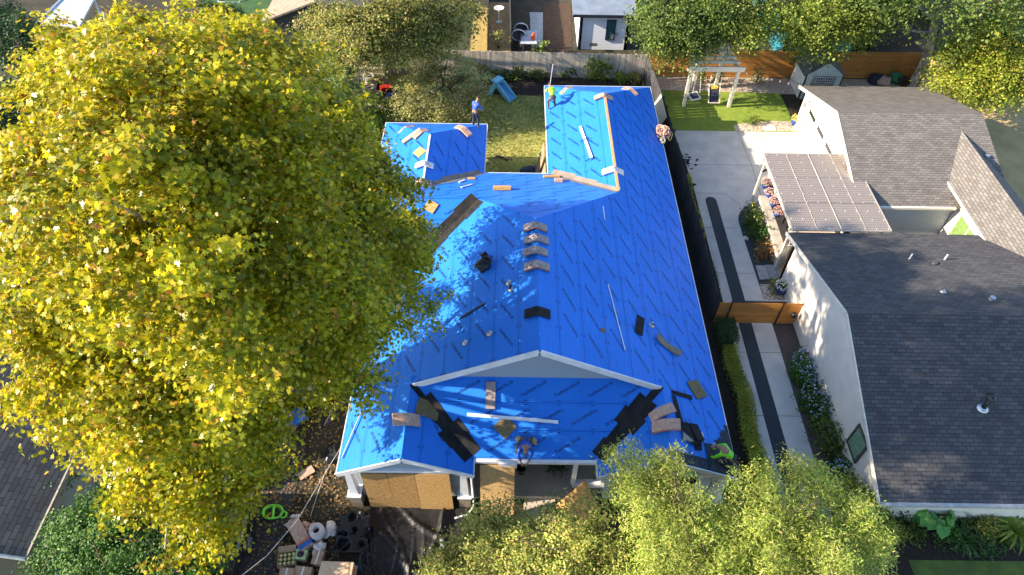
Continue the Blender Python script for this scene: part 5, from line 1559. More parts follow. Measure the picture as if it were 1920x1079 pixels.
def simple_house(name, label, x0, x1, y0, y1, ze, zr, roofm, wallm, axis='y', eave=.4):
    """gabled house; axis = ridge direction"""
    r_ = empty(name, ((x0+x1)/2,(y0+y1)/2,0), label, 'house')
    if axis == 'y':
        xm = (x0+x1)/2
        for y, o in ((y0,.2),(y1,-.2)): wallp([(x0,y,0),(x1,y,0),(x1,y,ze),(xm,y,zr),(x0,y,ze)], 'wall', wallm, r_, (0,o,0))
        for x, o in ((x0,.2),(x1,-.2)): wallp([(x,y0,0),(x,y1,0),(x,y1,ze),(x,y0,ze)], 'wall', wallm, r_, (o,0,0))
        g_ = (zr-ze)/(xm-x0)*eave
        roofplane('roof', [(x0-eave,y0-eave,ze-g_+.06),(xm,y0-eave,zr+.06),(xm,y1+eave,zr+.06),(x0-eave,y1+eave,ze-g_+.06)], roofm, (x0,y0,ze), (0,1,0), r_)
        roofplane('roof', [(x1+eave,y0-eave,ze-g_+.06),(xm,y0-eave,zr+.06),(xm,y1+eave,zr+.06),(x1+eave,y1+eave,ze-g_+.06)], roofm, (x1,y0,ze), (0,1,0), r_)
    else:
        ym = (y0+y1)/2
        for x, o in ((x0,.2),(x1,-.2)): wallp([(x,y0,0),(x,y1,0),(x,y1,ze),(x,ym,zr),(x,y0,ze)], 'wall', wallm, r_, (o,0,0))
        for y, o in ((y0,.2),(y1,-.2)): wallp([(x0,y,0),(x1,y,0),(x1,y,ze),(x0,y,ze)], 'wall', wallm, r_, (0,o,0))
        g_ = (zr-ze)/(ym-y0)*eave
        roofplane('roof', [(x0-eave,y0-eave,ze-g_+.06),(x1+eave,y0-eave,ze-g_+.06),(x1+eave,ym,zr+.06),(x0-eave,ym,zr+.06)], roofm, (x0,y0,ze), (1,0,0), r_)
        roofplane('roof', [(x0-eave,y1+eave,ze-g_+.06),(x1+eave,y1+eave,ze-g_+.06),(x1+eave,ym,zr+.06),(x0-eave,ym,zr+.06)], roofm, (x0,y1,ze), (1,0,0), r_)
    return r_
dkwall = lap_siding('charcoal_siding', (.03,.033,.04), .2)
gb = simple_house('dark_house', 'charcoal walled house with a sunlit tan shingle roof beyond the rear fence', -16.3, -9.6, 43.4, 54, 2.9, 4.15, shtan, dkwall, 'y', .5)
tb = simple_house('teal_house', 'teal walled house under trees behind the cedar fence', 18.5, 23.3, 43.5, 53, 2.8, 4.4, plain('dark_roof',(.05,.055,.065),.8), lap_siding('teal_siding',(.01,.13,.19),.2), 'y', .3)
db = simple_house('slate_house', 'dark slate roof behind the cedar fence by the leaning trunk', 24.5, 29.0, 44.0, 54, 2.2, 3.9, plain('slate_roof_far',(.055,.065,.085),.75,(.09,.095,.11),4), dkwall, 'y', .3)
# white metal carport roof top left
c1 = [at(70,46,3.2), at(148,50,3.2), at(178,-6,3.2), at(122,-6,3.2)]
cp = empty('carport', (c1[0].x, c1[0].y, 0), 'pale blue-white flat metal carport roof at the top left', 'carport')
m = MB(); m.slab([tuple(q) for q in c1], .12); m.build('roof', plain('white_metal_roof',(.66,.70,.78),.4,(.55,.60,.70),2), cp)
m = MB(); m.bar(c1[0] + Vector((-.02,0,.02)), c1[3] + Vector((-.02,0,.02)), .15,.12); m.build('gutter', metal, cp)
for q in c1:
    w_ = q.lerp((c1[0]+c1[2])/2, .08)
    m = MB(); m.box((w_.x,w_.y,1.53),(.12,.12,3.06)); m.build('post', white, cp)
# egg chairs, white table, orange toy, basin, goal
for k, (x, y) in enumerate(((977,62),(972,74))):
    c = at(x, y, .5)
    root = empty('egg_chair', (c.x,c.y,0), ('upright' if k == 0 else 'tilted') + ' white oval egg chair in the dark patio corner', 'chair', 'white egg chairs')
    ax = Matrix.Rotation(R(-35),4,'Y') @ Matrix.Rotation(R(25),4,'X')
    m = MB(); q_ = (ax.to_3x3())
    m.tube([c + q_ @ Vector((.45*math.cos(t),0,.62*math.sin(t))) + Vector((0,0,.3)) for t in [i*2*math.pi/24 for i in range(25)]], .035, 6); m.build('rim', white, root)
    m = MB(); m.lathe(c + Vector((0,0,.3)), [(.45,0),(.4,.16),(.25,.28),(0,.33)], 18, ax @ Matrix.Rotation(R(-90),4,'X') @ Matrix.Diagonal((1,1.35,1,1))); m.build('shell', plain('grey_mesh',(.12,.13,.15),.7), root)
    m = MB(); m.cyl((c.x,c.y,0),(c.x,c.y,.4),.25,.04); m.build('base', blackpl, root)
c = at(991,98,.0)
root = empty('patio_table', (c.x,c.y,0), 'rounded pale grey table top behind the rear fence', 'table')
m = MB(); m.box((c.x,c.y+.75,.72),(1.15,1.9,.06)); m.build('tabletop', plain('pale_top',(.42,.45,.52),.6), root, bevel=.028)
for sx in (-.4,.4):
    for sy in (.1,1.4):
        m = MB(); m.cyl((c.x+sx,c.y+sy,0),(c.x+sx,c.y+sy,.7),.03); m.build('leg', metal, root)
m = MB(); m.blob((c.x+.28,c.y+.3,.98),(.16,.14,.24),3,.15); m.blob((c.x+.33,c.y+.3,1.2),(.11,.1,.1),4,.2)
tag(m.build('orange_jug', plain('bright_orange',(.85,.10,.01),.4)), 'bright orange jug standing on the pale table top', 'jug')
c = at(936,42,0)
root = empty('bird_bath', (c.x,c.y,0), 'white bird bath in the tan yard', 'bird bath')
m = MB(); m.cyl((c.x,c.y,0),(c.x,c.y,1.0),.06,.05); m.build('stem', white, root)
m = MB(); m.lathe((c.x,c.y,1.0),[(0,.02),(.28,.03),(.38,.12),(.36,.13),(.26,.07),(0,.05)],18); m.build('bowl', white, root)
m = MB(); m.lathe((c.x,c.y,0),[(0,0),(.25,0),(.22,.06),(0,.06)],18); m.build('base', white, root)
g0, g1_ = at(409,4,0), at(450,5,0)
root = empty('goal_frame', (g0.x,g0.y,0), 'white goal frame lying on the dark rear lawn', 'goal')
m = MB(); d_ = Vector((0,1.2,0)); m.tube([g0 + d_ + Vector((0,0,.9)), g0, g1_, g1_ + d_ + Vector((0,0,.9))], .04, 6); m.tube([g0 + d_ + Vector((0,0,.9)), g1_ + d_ + Vector((0,0,.9))], .04, 6); m.build('frame', white, root)

# ------------------------------------------------------------------ back lawn things
c = at(935,176,0)
root = empty('toddler_slide', (c.x,c.y,0), 'light blue plastic toddler slide on the back lawn', 'slide')
lb = plain('light_blue_plastic', (.18,.50,.68), .4, (.14,.42,.6), 3)
ax = Matrix.Rotation(R(-38),3,'Z')
def SL_(x, y, z): return c + ax @ Vector((x,y,z))
m = MB(); 
for s in (-.3,.3):
    prof = [(-.1,.95),(.25,.9),(1.25,.08),(1.25,.0),(.95,.0),(.1,.62),(-.1,.55)]
    vs = [SL_(p[0], s-.04, p[1]) for p in prof] + [SL_(p[0], s+.04, p[1]) for p in prof]; n_ = len(prof)
    m.add(vs, [tuple(range(n_)), tuple(range(2*n_-1,n_-1,-1))] + [(k,(k+1)%n_,(k+1)%n_+n_,k+n_) for k in range(n_)])
m.build('side_rail', lb, root)
m = MB(); m.add([SL_(0,-.27,.74),SL_(1.22,-.27,.04),SL_(1.22,.27,.04),SL_(0,.27,.74),SL_(0,-.27,.69),SL_(1.22,-.27,.0),SL_(1.22,.27,.0),SL_(0,.27,.69)], ((0,1,2,3),(7,6,5,4),(0,4,5,1),(2,6,7,3)))
m.build('chute', plain('mid_blue_plastic',(.08,.30,.58),.35), root)
m = MB()
for s in (-.32,.32): m.add([SL_(-.1,s-.05,1.05),SL_(-.55,s*1.7-.05,0),SL_(-.25,s*1.5-.05,0),SL_(.1,s-.05,.7),SL_(-.1,s+.05,1.05),SL_(-.55,s*1.7+.05,0),SL_(-.25,s*1.5+.05,0),SL_(.1,s+.05,.7)], ((0,1,2,3),(7,6,5,4),(0,4,5,1),(1,5,6,2),(2,6,7,3),(3,7,4,0)))
m.box(SL_(-.1,0,.98),(.5,.75,.12), rz=R(-38)); m.build('step_tower', lb, root)
m = MB()
for z in (.2,.45): m.bar(SL_(-.45+z*.3,-.45,z), SL_(-.45+z*.3,.45,z), .12,.06)
m.build('step', lb, root)
c = at(998,322,0); m = MB(); m.blob(c + Vector((0,-.2,.2)), (.7,.4,.22), 4, .2); tag(m.build('covered_grill', navy), 'dark rounded cover just inside the courtyard by the rear eave', 'cover')
# stone ring planters
PG = 'stone ring planters at the back left'
stone = plain('stone_ring', (.34,.31,.29), .9, (.2,.185,.175), 8, .01, 20)
for k, (x, y, n_, lab) in enumerate(((703,139,2,'ring planter nearest the grey fence'),(696,152,3,'grey ring planter, middle of the left column'),(696,173,3,'ring planter with a sunlit tan rim'))):
    c = at(x, y + 12, 0)
    root = empty('ring_planter', (c.x,c.y,0), 'stacked ' + lab, 'planter', PG)
    for i in range(n_):
        m = MB(); m.lathe((c.x,c.y,i*.3), [(.36,0),(.42,.04),(.42,.25),(.36,.29),(.24,.29),(.22,.2),(.22,0)], 20); m.build('ring', stone if not (k == 2 and i == n_-1) else plain('tan_ring',(.55,.40,.28),.8), root)
    m = MB(); m.box((c.x,c.y,n_*.3-.03),(.5,.09,.05), rz=.3); m.build('cross_bar', stone, root)
c = at(662,190,0)
m = MB(); m.lathe(c, [(0,0),(.16,0),(.21,.42),(.19,.42),(.15,.1),(0,.08)], 18); tag(m.build('bucket', white), 'white bucket in the dark corner below the bushes', 'bucket')
c = at(725,173,.0)
root = empty('toy_heap', c, 'red toy car body half hidden by the shrub', 'toy')
m = MB(); m.box(c + Vector((0,0,.3)), (.75,.42,.3), rz=.3); m.build('body', plain('toy_red',(.62,.03,.015),.4), root, bevel=.06)
m = MB()
for sx in (-.25,.25):
    for sy in (-.2,.2): m.cyl(c + Vector((sx,sy-.03,.14)), c + Vector((sx,sy+.03,.14)), .13, n=12)
m.build('wheel', blackpl, root)
c = at(735,188,.0)
root = empty('push_mower', c, 'dark blue push mower beside the red toy', 'mower')
m = MB(); m.blob(c + Vector((0,0,.3)), (.36,.3,.2), 2, .15); m.build('body', plain('mower_blue',(.01,.05,.35),.4), root)
m = MB(); m.tube([c + Vector((.3,0,.3)), c + Vector((.9,-.1,.75))], .03, 6); m.build('handle', blackpl, root)
m = MB()
for sx in (-.28,.28):
    for sy in (-.26,.26): m.cyl(c + Vector((sx,sy-.03,.12)), c + Vector((sx,sy+.03,.12)), .12, n=12)
m.build('wheel', blackpl, root)
m = MB(); m.bar(at(738,206,.1), at(650,186,.1), .14,.1); m.bar(at(560,205,.1), at(650,186,.1), .14,.1)
tag(m.build('timber_edging', greywood), 'low timber edging along the dark bed at the back left', 'edging')
a, b = at(928,291,.05), at(952,301,.05)
m = MB(); m.tube([a, a.lerp(b,.5) + Vector((0,0,.03)), b], .06, 7); tag(m.build('log', bpy.data.materials['bark_brown']), 'short dark log lying on the courtyard lawn', 'log')

# ------------------------------------------------------------------ work yard at the front left
# creased black sheeting
def tarp(name, label, x0, x1, y0, y1, mat, z=.04, amp=.09, seed=1, nx=70, ny=70, rot=0, cat='tarp', dome=0):
    r = random.Random(seed)
    folds = [(r.uniform(x0,x1), r.uniform(y0,y1), r.uniform(0,math.pi), r.uniform(.5,1), r.uniform(.03,.07)) for _ in range(26)]
    if x1 - x0 > 2: folds += [(x0 + (x1-x0)*t, (y0+y1)/2, math.pi/2, 1, .03) for t in (.3,.45,.55,.72,.88)]
    else: folds = [(r.uniform(x0,x1), r.uniform(y0,y1), r.uniform(-.5,2.2), r.uniform(.4,1), r.uniform(.03,.09)) for _ in range(30)]
    vs = []
    for i in range(nx+1):
        for k in range(ny+1):
            x = x0 + (x1-x0)*i/nx; y = y0 + (y1-y0)*k/ny
            h = 0
            for fx, fy, a, s, w in folds:
                d = (x-fx)*math.sin(a) - (y-fy)*math.cos(a); l = (x-fx)*math.cos(a) + (y-fy)*math.sin(a)
                h += s*math.exp(-(d + .05*math.sin(l*3))**2/(w*w))*math.exp(-(l/1.6)**2)
            e_ = .07*math.sin(y*2.3+seed) + .05*math.sin(y*5.1)
            ex = e_ if i in (0, nx) else 0
            vs.append((x + ex, y + (.06*math.sin(x*3.1) if k in (0, ny) else 0), z + amp*min(1.3,h) + .012*math.sin(x*7+y*3)))
    fs = [(i*(ny+1)+k, (i+1)*(ny+1)+k, (i+1)*(ny+1)+k+1, i*(ny+1)+k+1) for i in range(nx) for k in range(ny)]
    m = MB(); m.add(vs, fs, smooth=True)
    o = m.build(name, mat); return tag(o, label, cat)
tarpm = plain('black_sheeting', (.010,.010,.012), .46, (.018,.018,.02), 5, .006, 14, spec=.35)
tarp('black_sheeting', 'large creased black plastic sheet spread in front of the boarded gable', -5.2, -1.35, 4.5, 10.85, tarpm, .05, .16)
tarp('crumpled_sheeting', 'crumpled heap of shiny black plastic at the corner of the black sheet', -6.3, -5.1, 9.0, 10.5, tarpm, .08, .22, 5, 60, 60)
tarp('crumpled_sheeting', 'strip of crumpled black plastic between the bundle stack and the flat black sheet', -5.3, -4.7, 4.5, 9.2, tarpm, .08, .18, 9, 40, 90)
# pallet load of wrapped bundles
root = empty('bundle_stack', (-5.9,7.2,0), 'pallet load of tan wrapped shingle bundles beside the black sheet', 'shingle stack')
rr = random.Random(12)
pr_ = [(-6.08,8.45,5),(-6.06,7.35,6),(-6.04,6.2,6)]
for bx_, by_, nl in ((-5.95,8.05,6),(-5.95,6.95,7),(-5.95,5.85,7)):
    for k in range(nl):
        m = MB(); m.box((bx_ + rr.uniform(-.03,.03), by_ + rr.uniform(-.03,.03), .2 + k*.115), (1.15,1.04,.105), rz=rr.uniform(-.03,.03)-.04)
        m.build('bundle', kraft if k < nl-1 else plain('sunny_kraft',(.60,.42,.27),.55,(.5,.33,.2),9,.004,30,spec=.5), root, bevel=.02)  # top bundles get a lighter copy, sunlight put into the colour
m = MB(); m.box((-5.95,7.0,.07),(1.2,3.3,.12)); m.build('pallet', greywood, root)
m = MB()
for q in range(11): m.box((-6.35+.08*q*1.0, 7.0 + rr.uniform(-.3,.6), 1.0-.068),(.035,.035,.006))
m.box((-6.2,7.62,.86+.06-.03),(.5,.06,.006), rz=.05)
m.build('printed_mark', blackpl, root)
m = MB(); m.box((-5.36,7.0,.5),(.012,2.8,.3)); m.build('orange_print', orange, root)
# single bundle lying, rolls, boxes
root = empty('open_bundle', (-7.9,8.6,0), 'torn open tan bundle with a blue and orange printed end', 'shingle bundle')
c = at(562,1003,.25)
ax = Matrix.Rotation(R(-52),4,'Z')
m = MB(); m.box(c,(1.25,.5,.3), ax=ax); m.build('wrapper', kraft, root, bevel=.04)
dx = ax.to_3x3() @ Vector((1,0,0))
m = MB(); m.box(c + dx*.5,(.2,.512,.312), ax=ax); m.build('blue_print', plain('blue_print',(.03,.12,.40),.5), root)
m = MB(); m.box(c + dx*.36,(.09,.508,.308), ax=ax); m.build('orange_print', orange, root)
m = MB(); 
for k in range(10): m.blob(c - dx*.62 + Vector((rr.uniform(-.15,.15),rr.uniform(-.15,.2),rr.uniform(-.1,.12))), (.1,.08,.05), k, .5, 8, 6)
m.build('torn_paper', kraft_pale, root)
c = at(598,1004,.05)
root = empty('sheet_roll', c, 'roll of white sheeting standing on end with a black core hole', 'roll')
m = MB(); m.lathe(c, [(.12,.0),(.27,0),(.29,.3),(.27,.52),(.23,.56),(.13,.54),(.12,.3)], 22); m.build('white_roll', plain('dirty_white',(.62,.56,.55),.7,(.45,.38,.37),6,.01,14), root)
m = MB(); m.lathe(c, [(0,.3),(.12,.3),(.12,.0),(0,0)], 16); m.build('core', blackpl, root)
m = MB(); m.blob(c + Vector((.1,-.5,.1)), (.2,.3,.1), 5, .5); m.blob(c + Vector((.4,.2,.06)), (.2,.3,.08), 6, .5); m.build('loose_wrap', kraft_pale, root)
for k, (x, y) in enumerate(((570,990),(583,993))):
    c = at(x, y, .1); m = MB(); m.blob(c, (.2,.22,.16), k+3, .4); tag(m.build('paper_scrap', kraft), ('left' if k == 0 else 'right') + ' crumpled brown paper scrap behind the open bundle', 'paper')
def carton(px_, py_, w, d, h, rz, label, open_=False, hole=False):
    c = at(px_, py_, 0)
    root = empty('carton', c, label, 'box', 'nail cartons in the work yard', rz)
    fr = frame_of(root)
    cm = plain('cardboard', (.42,.28,.17), .8, (.33,.21,.13), 4)
    if open_:
        m = MB(); m.M = fr
        for (x, y, sx, sy) in ((0,-d/2,w,.015),(0,d/2,w,.015),(-w/2,0,.015,d),(w/2,0,.015,d)): m.box((x,y,h/2),(sx,sy,h))
        m.box((0,0,.01),(w,d,.02)); m.box((0,d/2+.1,h+.01),(w,.2,.012), ax=Matrix.Rotation(.3,4,'X')); m.build('carton_shell', cm, root)
        for i in range(4):
            for k in range(3):
                m = MB(); m.M = fr; m.lathe((-w*.36+i*w*.24,-d*.3+k*d*.3,0), [(.0,h*.86),(.035,h*.86),(.055,h*.9),(.055,.05),(0,.05)][::-1], 10); m.build('nail_coil', plain('brass_coil',(.62,.55,.24),.4,metal=.4), root)
    else:
        m = MB(); m.M = fr; m.box((0,0,h/2),(w,d,h)); m.build('carton_shell', cm if not hole else plain('pale_green_foam',(.45,.52,.26),.7), root, bevel=.01)
        m = MB(); m.M = fr
        if hole: m.lathe((0,0,h+.002), [(0,0),(w*.3,0),(w*.3,.004),(0,.004)], 16); m.build('hole', blackpl, root)
        else: m.box((0,0,h+.003),(.05,d,.004)); m.build('tape', kraft_pale, root)
    return root
carton(541,1053,.62,.5,.3,.15,'open carton of brass nail coils, farthest back of the cartons',True)
carton(567,1045,.42,.36,.3,-.1,'pale green foam box with a round black hole, nearest the open bundle',hole=True)
carton(571,1030,.38,.28,.2,.5,'second pale green foam box with a round hole, tucked under the printed bundle end',hole=True)
carton(541,1086,.5,.5,.4,0,'closed carton at the bottom edge left of the flattened cardboard')
carton(570,1082,.62,.5,.34,-.1,'large closed carton at the bottom edge in front of the bundle stack')
carton(598,1050,.36,.5,.25,-.15,'small brown carton standing against the bundle stack')
c = at(574,887,.05); m = MB(); m.box(c,(.62,.34,.06), rz=R(38)); tag(m.build('cardboard_scrap', kraft), 'tan cardboard piece lying alone on the leaf-covered earth', 'cardboard')
# lime hose ring
c = at(512,961,.15)
root = empty('hose_reel', c, 'lime green coiled hose ring on the dark driveway', 'hose')
lime = plain('lime_plastic', (.25,.85,.05), .4)
m = MB()
for k in range(3): m.tube([c + Vector(((.34+.02*k)*math.cos(t), (.24+.015*k)*math.sin(t), .03*k + .02*math.sin(3*t))) for t in [i*2*math.pi/22 for i in range(23)]], .035, 7)
m.tube([c + Vector((.05,-.22,.05)), c + Vector((.0,.22,.08))], .05, 7); m.build('hose_coil', lime, root)
m = MB(); m.tube([c + Vector((.42+.12*math.cos(t), -.1+.12*math.sin(t), .04)) for t in [i*.5 for i in range(14)]], .03, 7); m.build('hose_loop', lime, root)
# overhead service wire and its fainter twin
wires = [at(640,838,.5), at(608,890,1.0), at(558,975,1.6), at(500,1043,2.0), at(395,1125,2.6)]
m = MB(); m.tube(wires, .013, 6); tag(m.build('cable', plain('pale_cable',(.55,.52,.5),.5)), 'long pale cable running diagonally across the side yard', 'cable')
m = MB(); m.tube([at(612,880,.05), at(596,925,.05), at(582,968,.05)], .012, 5); tag(m.build('cable', plain('pale_cable',(.55,.52,.5),.5)), 'short thin pale string lying right of the long cable', 'cable')
# pickup truck
tr = empty('pickup_truck', (-10.25,9,0), 'black pickup truck with an open bed of scrap under the yellow tree', 'truck')
body = plain('black_paint', (.012,.012,.014), .25, (.015,.015,.017), 3, spec=.8)
TX = -10.3; W2 = .93
m = MB()
for s in (-1,1): m.box((TX+s*(W2-.05), 9.75, .86),(.1,2.5,.62)); 
m.box((TX, 9.75, .58),(1.8,2.5,.06)); m.box((TX, 8.55, .86),(1.8,.08,.6)); m.build('bed', body, tr, bevel=.02)
m = MB(); m.box((TX, 11.04, .86),(1.82,.08,.56)); m.build('tailgate', body, tr, bevel=.02)
m = MB(); m.box((TX, 6.5, .78),(1.88,4.0,.62)); m.add([(TX-.85,6.3,1.08),(TX+.85,6.3,1.08),(TX+.85,8.5,1.08),(TX-.85,8.5,1.08),(TX-.68,6.9,1.72),(TX+.68,6.9,1.72),(TX+.68,8.3,1.72),(TX-.68,8.3,1.72)], ((4,5,6,7),(0,1,5,4),(1,2,6,5),(2,3,7,6),(3,0,4,7))); m.build('cab', body, tr, bevel=.03)
m = MB(); m.add([(TX-.8,6.33,1.14),(TX+.8,6.33,1.14),(TX+.66,6.86,1.66),(TX-.66,6.86,1.66)],((0,1,2,3),)); m.add([(TX+.862,6.7,1.14),(TX+.862,8.3,1.14),(TX+.715,8.2,1.62),(TX+.715,7.0,1.62)],((0,1,2,3),)); m.build('window', dglass, tr)
m = MB()
for s in (-1,1): m.box((TX+s*W2, 9.78, 1.20),(.09,2.55,.05))
m.build('bed_rail', plain('satin_grey',(.16,.165,.17),.45), tr)
for s in (-1,1):
    m = MB(); m.box((TX+s*(W2-.02), 11.06, .95),(.14,.1,.34)); m.build('tail_light', plain('tail_red',(.35,.01,.01),.2), tr)
    for y in (5.6, 9.3):
        m = MB(); m.lathe((TX+s*(W2-.02), y, .38),[(.22,-.1),(.36,-.12),(.38,-.06),(.38,.06),(.36,.12),(.22,.1)],24,Matrix.Rotation(R(90),4,'Y')); w_ = m.build('tyre', blackpl, tr)
        m = MB(); m.lathe((TX+s*(W2+.04), y, .38),[(0,.02*s),(.06,.03*s),(.2,.0),(.235,.05*s),(.24,-.04)],20,Matrix.Rotation(R(90),4,'Y'))
        for a in range(6): 
            t = a*math.pi/3; m.bar((TX+s*(W2+.09), y, .38), (TX+s*(W2+.09), y+.21*math.cos(t), .38+.21*math.sin(t)), .05,.02,(1,0,0))
        rm_ = m.build('rim', metal, tr)
m = MB()
for k in range(16):
    m.box((TX+rr.uniform(-.7,.7), 9.75+rr.uniform(-1,1), .66+rr.uniform(0,.25)),(rr.uniform(.2,.8),rr.uniform(.06,.3),.04), ax=Matrix.Rotation(rr.uniform(0,3),4,'Z') @ Matrix.Rotation(rr.uniform(-.3,.3),4,'X'))
tag(m.build('bed_scrap', plain('mixed_scrap',(.20,.20,.21),.8,(.06,.06,.065),5)), 'heap of grey scrap boards in the pickup bed', 'scrap', kind='stuff')
# blue covered trailer load
root = empty('covered_trailer', (-10.6,13,0), 'trailer load under bright blue plastic at the tree edge behind the pickup', 'trailer')
btarp = plain('blue_tarp', (.01,.13,.50), .4, (.008,.09,.38), 4, .03, 5, spec=.5)
m = MB(); m.blob((-10.3,12.9,.65),(.75,1.25,.5),4,.18,26,14); m.build('blue_cover', btarp, root)
m = MB(); m.blob((-8.9,14.5,.4),(.55,.4,.3),9,.3,22,12); m.build('blue_flap', btarp, root)
m = MB(); m.box((-10.3,12.9,.3),(1.5,2.6,.3)); m.build('trailer_bed', blackpl, root)
m = MB(); m.bar((-9.4,11.9,.06),(-8.85,13.5,.3),.25,.3); m.build('ramp', plain('ramp_dark',(.06,.06,.065),.6), root)
# covered thing by the trunk
c = at(556,752,0)
root = empty('covered_motorcycle', c, 'bulky thing under a black cover with a pale grey hem by the tree trunk', 'cover')
m = MB(); m.blob(c + Vector((.1,.35,.75)),(1.0,1.0,.75),6,.12,26,14); m.build('black_cover', plain('black_cover_cloth',(.02,.02,.023),.6), root)
m = MB(); m.bar(c + Vector((-.8,-.5,.5)), c + Vector((.2,-.45,.8)), .3,.25); m.bar(c + Vector((.2,-.45,.8)), c + Vector((.95,.2,1.1)), .28,.25); m.build('grey_hem', plain('grey_canvas',(.40,.36,.31),.8,(.28,.25,.21),6,.02,12), root, bevel=.05)
c = at(560,788,0)
m = MB(); m.lathe(c, [(0,0),(.2,0),(.2,.25),(.17,.4),(0,.42)],16); tag(m.build('planter_pot', plain('olive_pot',(.12,.14,.05),.6)), 'small olive pot in front of the covered thing', 'pot')
a = at(612,800,.3)
root = empty('folded_lawn_chair', a, 'folded pale purple metal frame standing in the leafy side yard', 'folding chair')
m = MB()
for k in range(4): m.tube([at(608+k*3,798-k*2,.02), at(626+k*3,762-k*2,.75)], .02, 6)
m.build('frame', plain('mauve_metal',(.42,.34,.42),.5), root)
m = MB(); m.bar(at(611,795,.08), at(630,760,.7), .2,.03); m.build('fabric', plain('plum_cloth',(.10,.05,.08),.8), root)
m = MB(); m.blob(at(622,852,.1), (.25,.4,.2), 2, .4); tag(m.build('rubbish_bag', blackpl), 'black rubbish bag by the left wall under the cable', 'bag')

# left neighbour
lh = empty('left_neighbour_house', (-17.5,8,0), 'house at the bottom left with a steep brown-grey shingle roof under the tree', 'house')
e0, e1 = at(130,868,2.7), at(47,1046,2.7)
roofplane('roof_east', [(-15.5,7.86,2.7),(-15.5,15.2,2.7),(-19.6,15.2,4.5),(-19.6,7.86,4.5)], shleft, (-15.5,7.86,2.7), (0,1,0), lh)
roofplane('roof_west', [(-19.6,7.86,4.5),(-19.6,15.2,4.5),(-23.7,15.2,2.7),(-23.7,7.86,2.7)], shleft, (-23.7,7.86,2.7), (0,1,0), lh)
roofplane('roof_north', [(-12.0,12.2,2.6),(-12.0,19.0,2.6),(-15.3,19.0,2.9),(-15.3,12.2,2.9)], plain('pale_grey_roof',(.36,.34,.33),.85,(.27,.26,.25),2,.01,40), (-12,12.2,2.6), (0,1,0), lh)
wall_run([(-15.9,8.2),(-15.9,15)], 0, 2.65, silver, parent=lh); wall_run([(-23.3,8.2),(-15.9,8.2)], 0, 2.65, dkwall, parent=lh)
wall_run([(-12.3,12.5),(-12.3,18.8)], 0, 2.55, silver, parent=lh); wall_run([(-12.3,18.8),(-15.3,18.8)], 0, 2.55, silver, parent=lh)
m = MB(); m.bar((-15.47,7.86,2.63),(-15.47,15.2,2.63),.06,.2); m.build('fascia', plain('taupe_fascia',(.40,.36,.30),.6), lh)
m = MB(); m.bar((-15.5,7.83,2.66),(-19.6,7.83,4.46),.06,.2) ; m.build('fascia', plain('pale_gutter',(.5,.52,.55),.5), lh)
for k, y in enumerate((11.0, 9.6)):
    m = MB(); m.bar((-15.9,y,2.2),(-13.6,y,2.2),.14,.14); m.build('pergola_beam', creamwood, lh)
gb_ = None

# ------------------------------------------------------------------ trees
def lobe(px, py, z, rpx, fz=.85):
    c = at(px, py, z); r = rpx * depth_of(c) / FPX
    return (c.x, c.y, c.z, r, r, r*fz)
# the great yellow plane tree
BL = [lobe(x_, y_, z_*1.17 if (y_ < 600 and z_ > 9) else z_, r_*1.02, .8) for (x_, y_, z_, r_) in ((300,200,14.6,185),(160,190,13.6,125),(440,150,14.2,140),(110,110,12.6,75),(60,330,12.4,95),(40,520,12,100),(250,400,14.2,200),(430,340,13.6,170),(520,150,12.0,80),
    (560,250,11.4,120),(620,360,10.6,120),(680,330,8.8,80),(690,450,9.6,105),(740,430,7.8,52),(560,480,11.4,140),(650,570,8.8,100),(735,560,7.0,50),(600,640,8.4,85),(655,690,6.8,45),(400,560,12.2,170),(220,600,12.2,170),
    (85,690,11.2,98),(300,720,10.6,120),(180,735,10.2,66),(420,700,9.8,105),(480,640,9.6,80),(500,790,7.2,48),(440,820,7.6,70),(330,850,8.2,85),(230,860,8.2,62),(160,880,7.6,45),(400,920,6.6,62),(330,960,6.4,50),(310,1040,5.8,36),(470,900,6.0,38),(380,1000,5.8,40),
    (560,130,10.4,38),(60,90,11.8,50),(210,60,12.6,60),(340,40,13,70),(440,50,12.6,60),(20,240,11.6,50),(800,560,6.4,22),(770,480,7,30),(620,730,6.4,36))]
BL += [(-7.5,17,8.6,1.0,1.0,.8),(-9.0,19.0,9.4,.9,.9,.7),(-10.8,11.8,6.8,.8,.8,.6),(-12.8,13,8.2,1.1,1.1,.8),(-10.8,16.6,7.9,1.0,1.0,.7),(-8.2,14.6,6.9,.7,.7,.5)]  # low lobes added to break the sunlight on the roof into flecks
tb_ = at(536,800,0)
t0 = Vector((tb_.x, tb_.y, 0))
tp_ = [t0 + Vector((0,0,-.1)), t0 + Vector((-.15,.05,1.5)), t0 + Vector((-.35,.1,3.5)), t0 + Vector((-.3,-.1,6.0)), t0 + Vector((.2,-.3,9.0)), t0 + Vector((.3,-.2,14))]
tree('plane_tree', 'huge plane tree turning yellow that fills the left half of the view', 'tree', tuple(t0), BL, 880, 235, .43, LOBED, .148, [MATS['leaf_plane'], MATS['leaf_plane_green']], MATS['bark_pale'], 21, .42, limbs=90, trunk_pts=tp_, shell=.45, upw=.75,
     mixf=lambda P: (np.random.default_rng(4).random(len(P)) < np.clip((P[:,0] + 10.5)/10.0 + (11.5 - P[:,2])*.03, .06, .9)).astype(int))

def simple_tree(name, label, base_px, lobes, ncl, per, spread, tmpl, size, mat, bark='bark_brown', seed=1, r0=.15, group=None, limbs=12, cat='tree', upw=.9, shell=.5, top=None, shoots=0):
    b = at(*base_px)
    return tree(name, label, cat, (b.x, b.y, 0), [lobe(*q) for q in lobes], ncl, per, spread, tmpl, size, MATS[mat], MATS[bark], seed, r0, limbs=limbs, group=group, shell=shell, upw=upw, top=top, shoots=shoots)
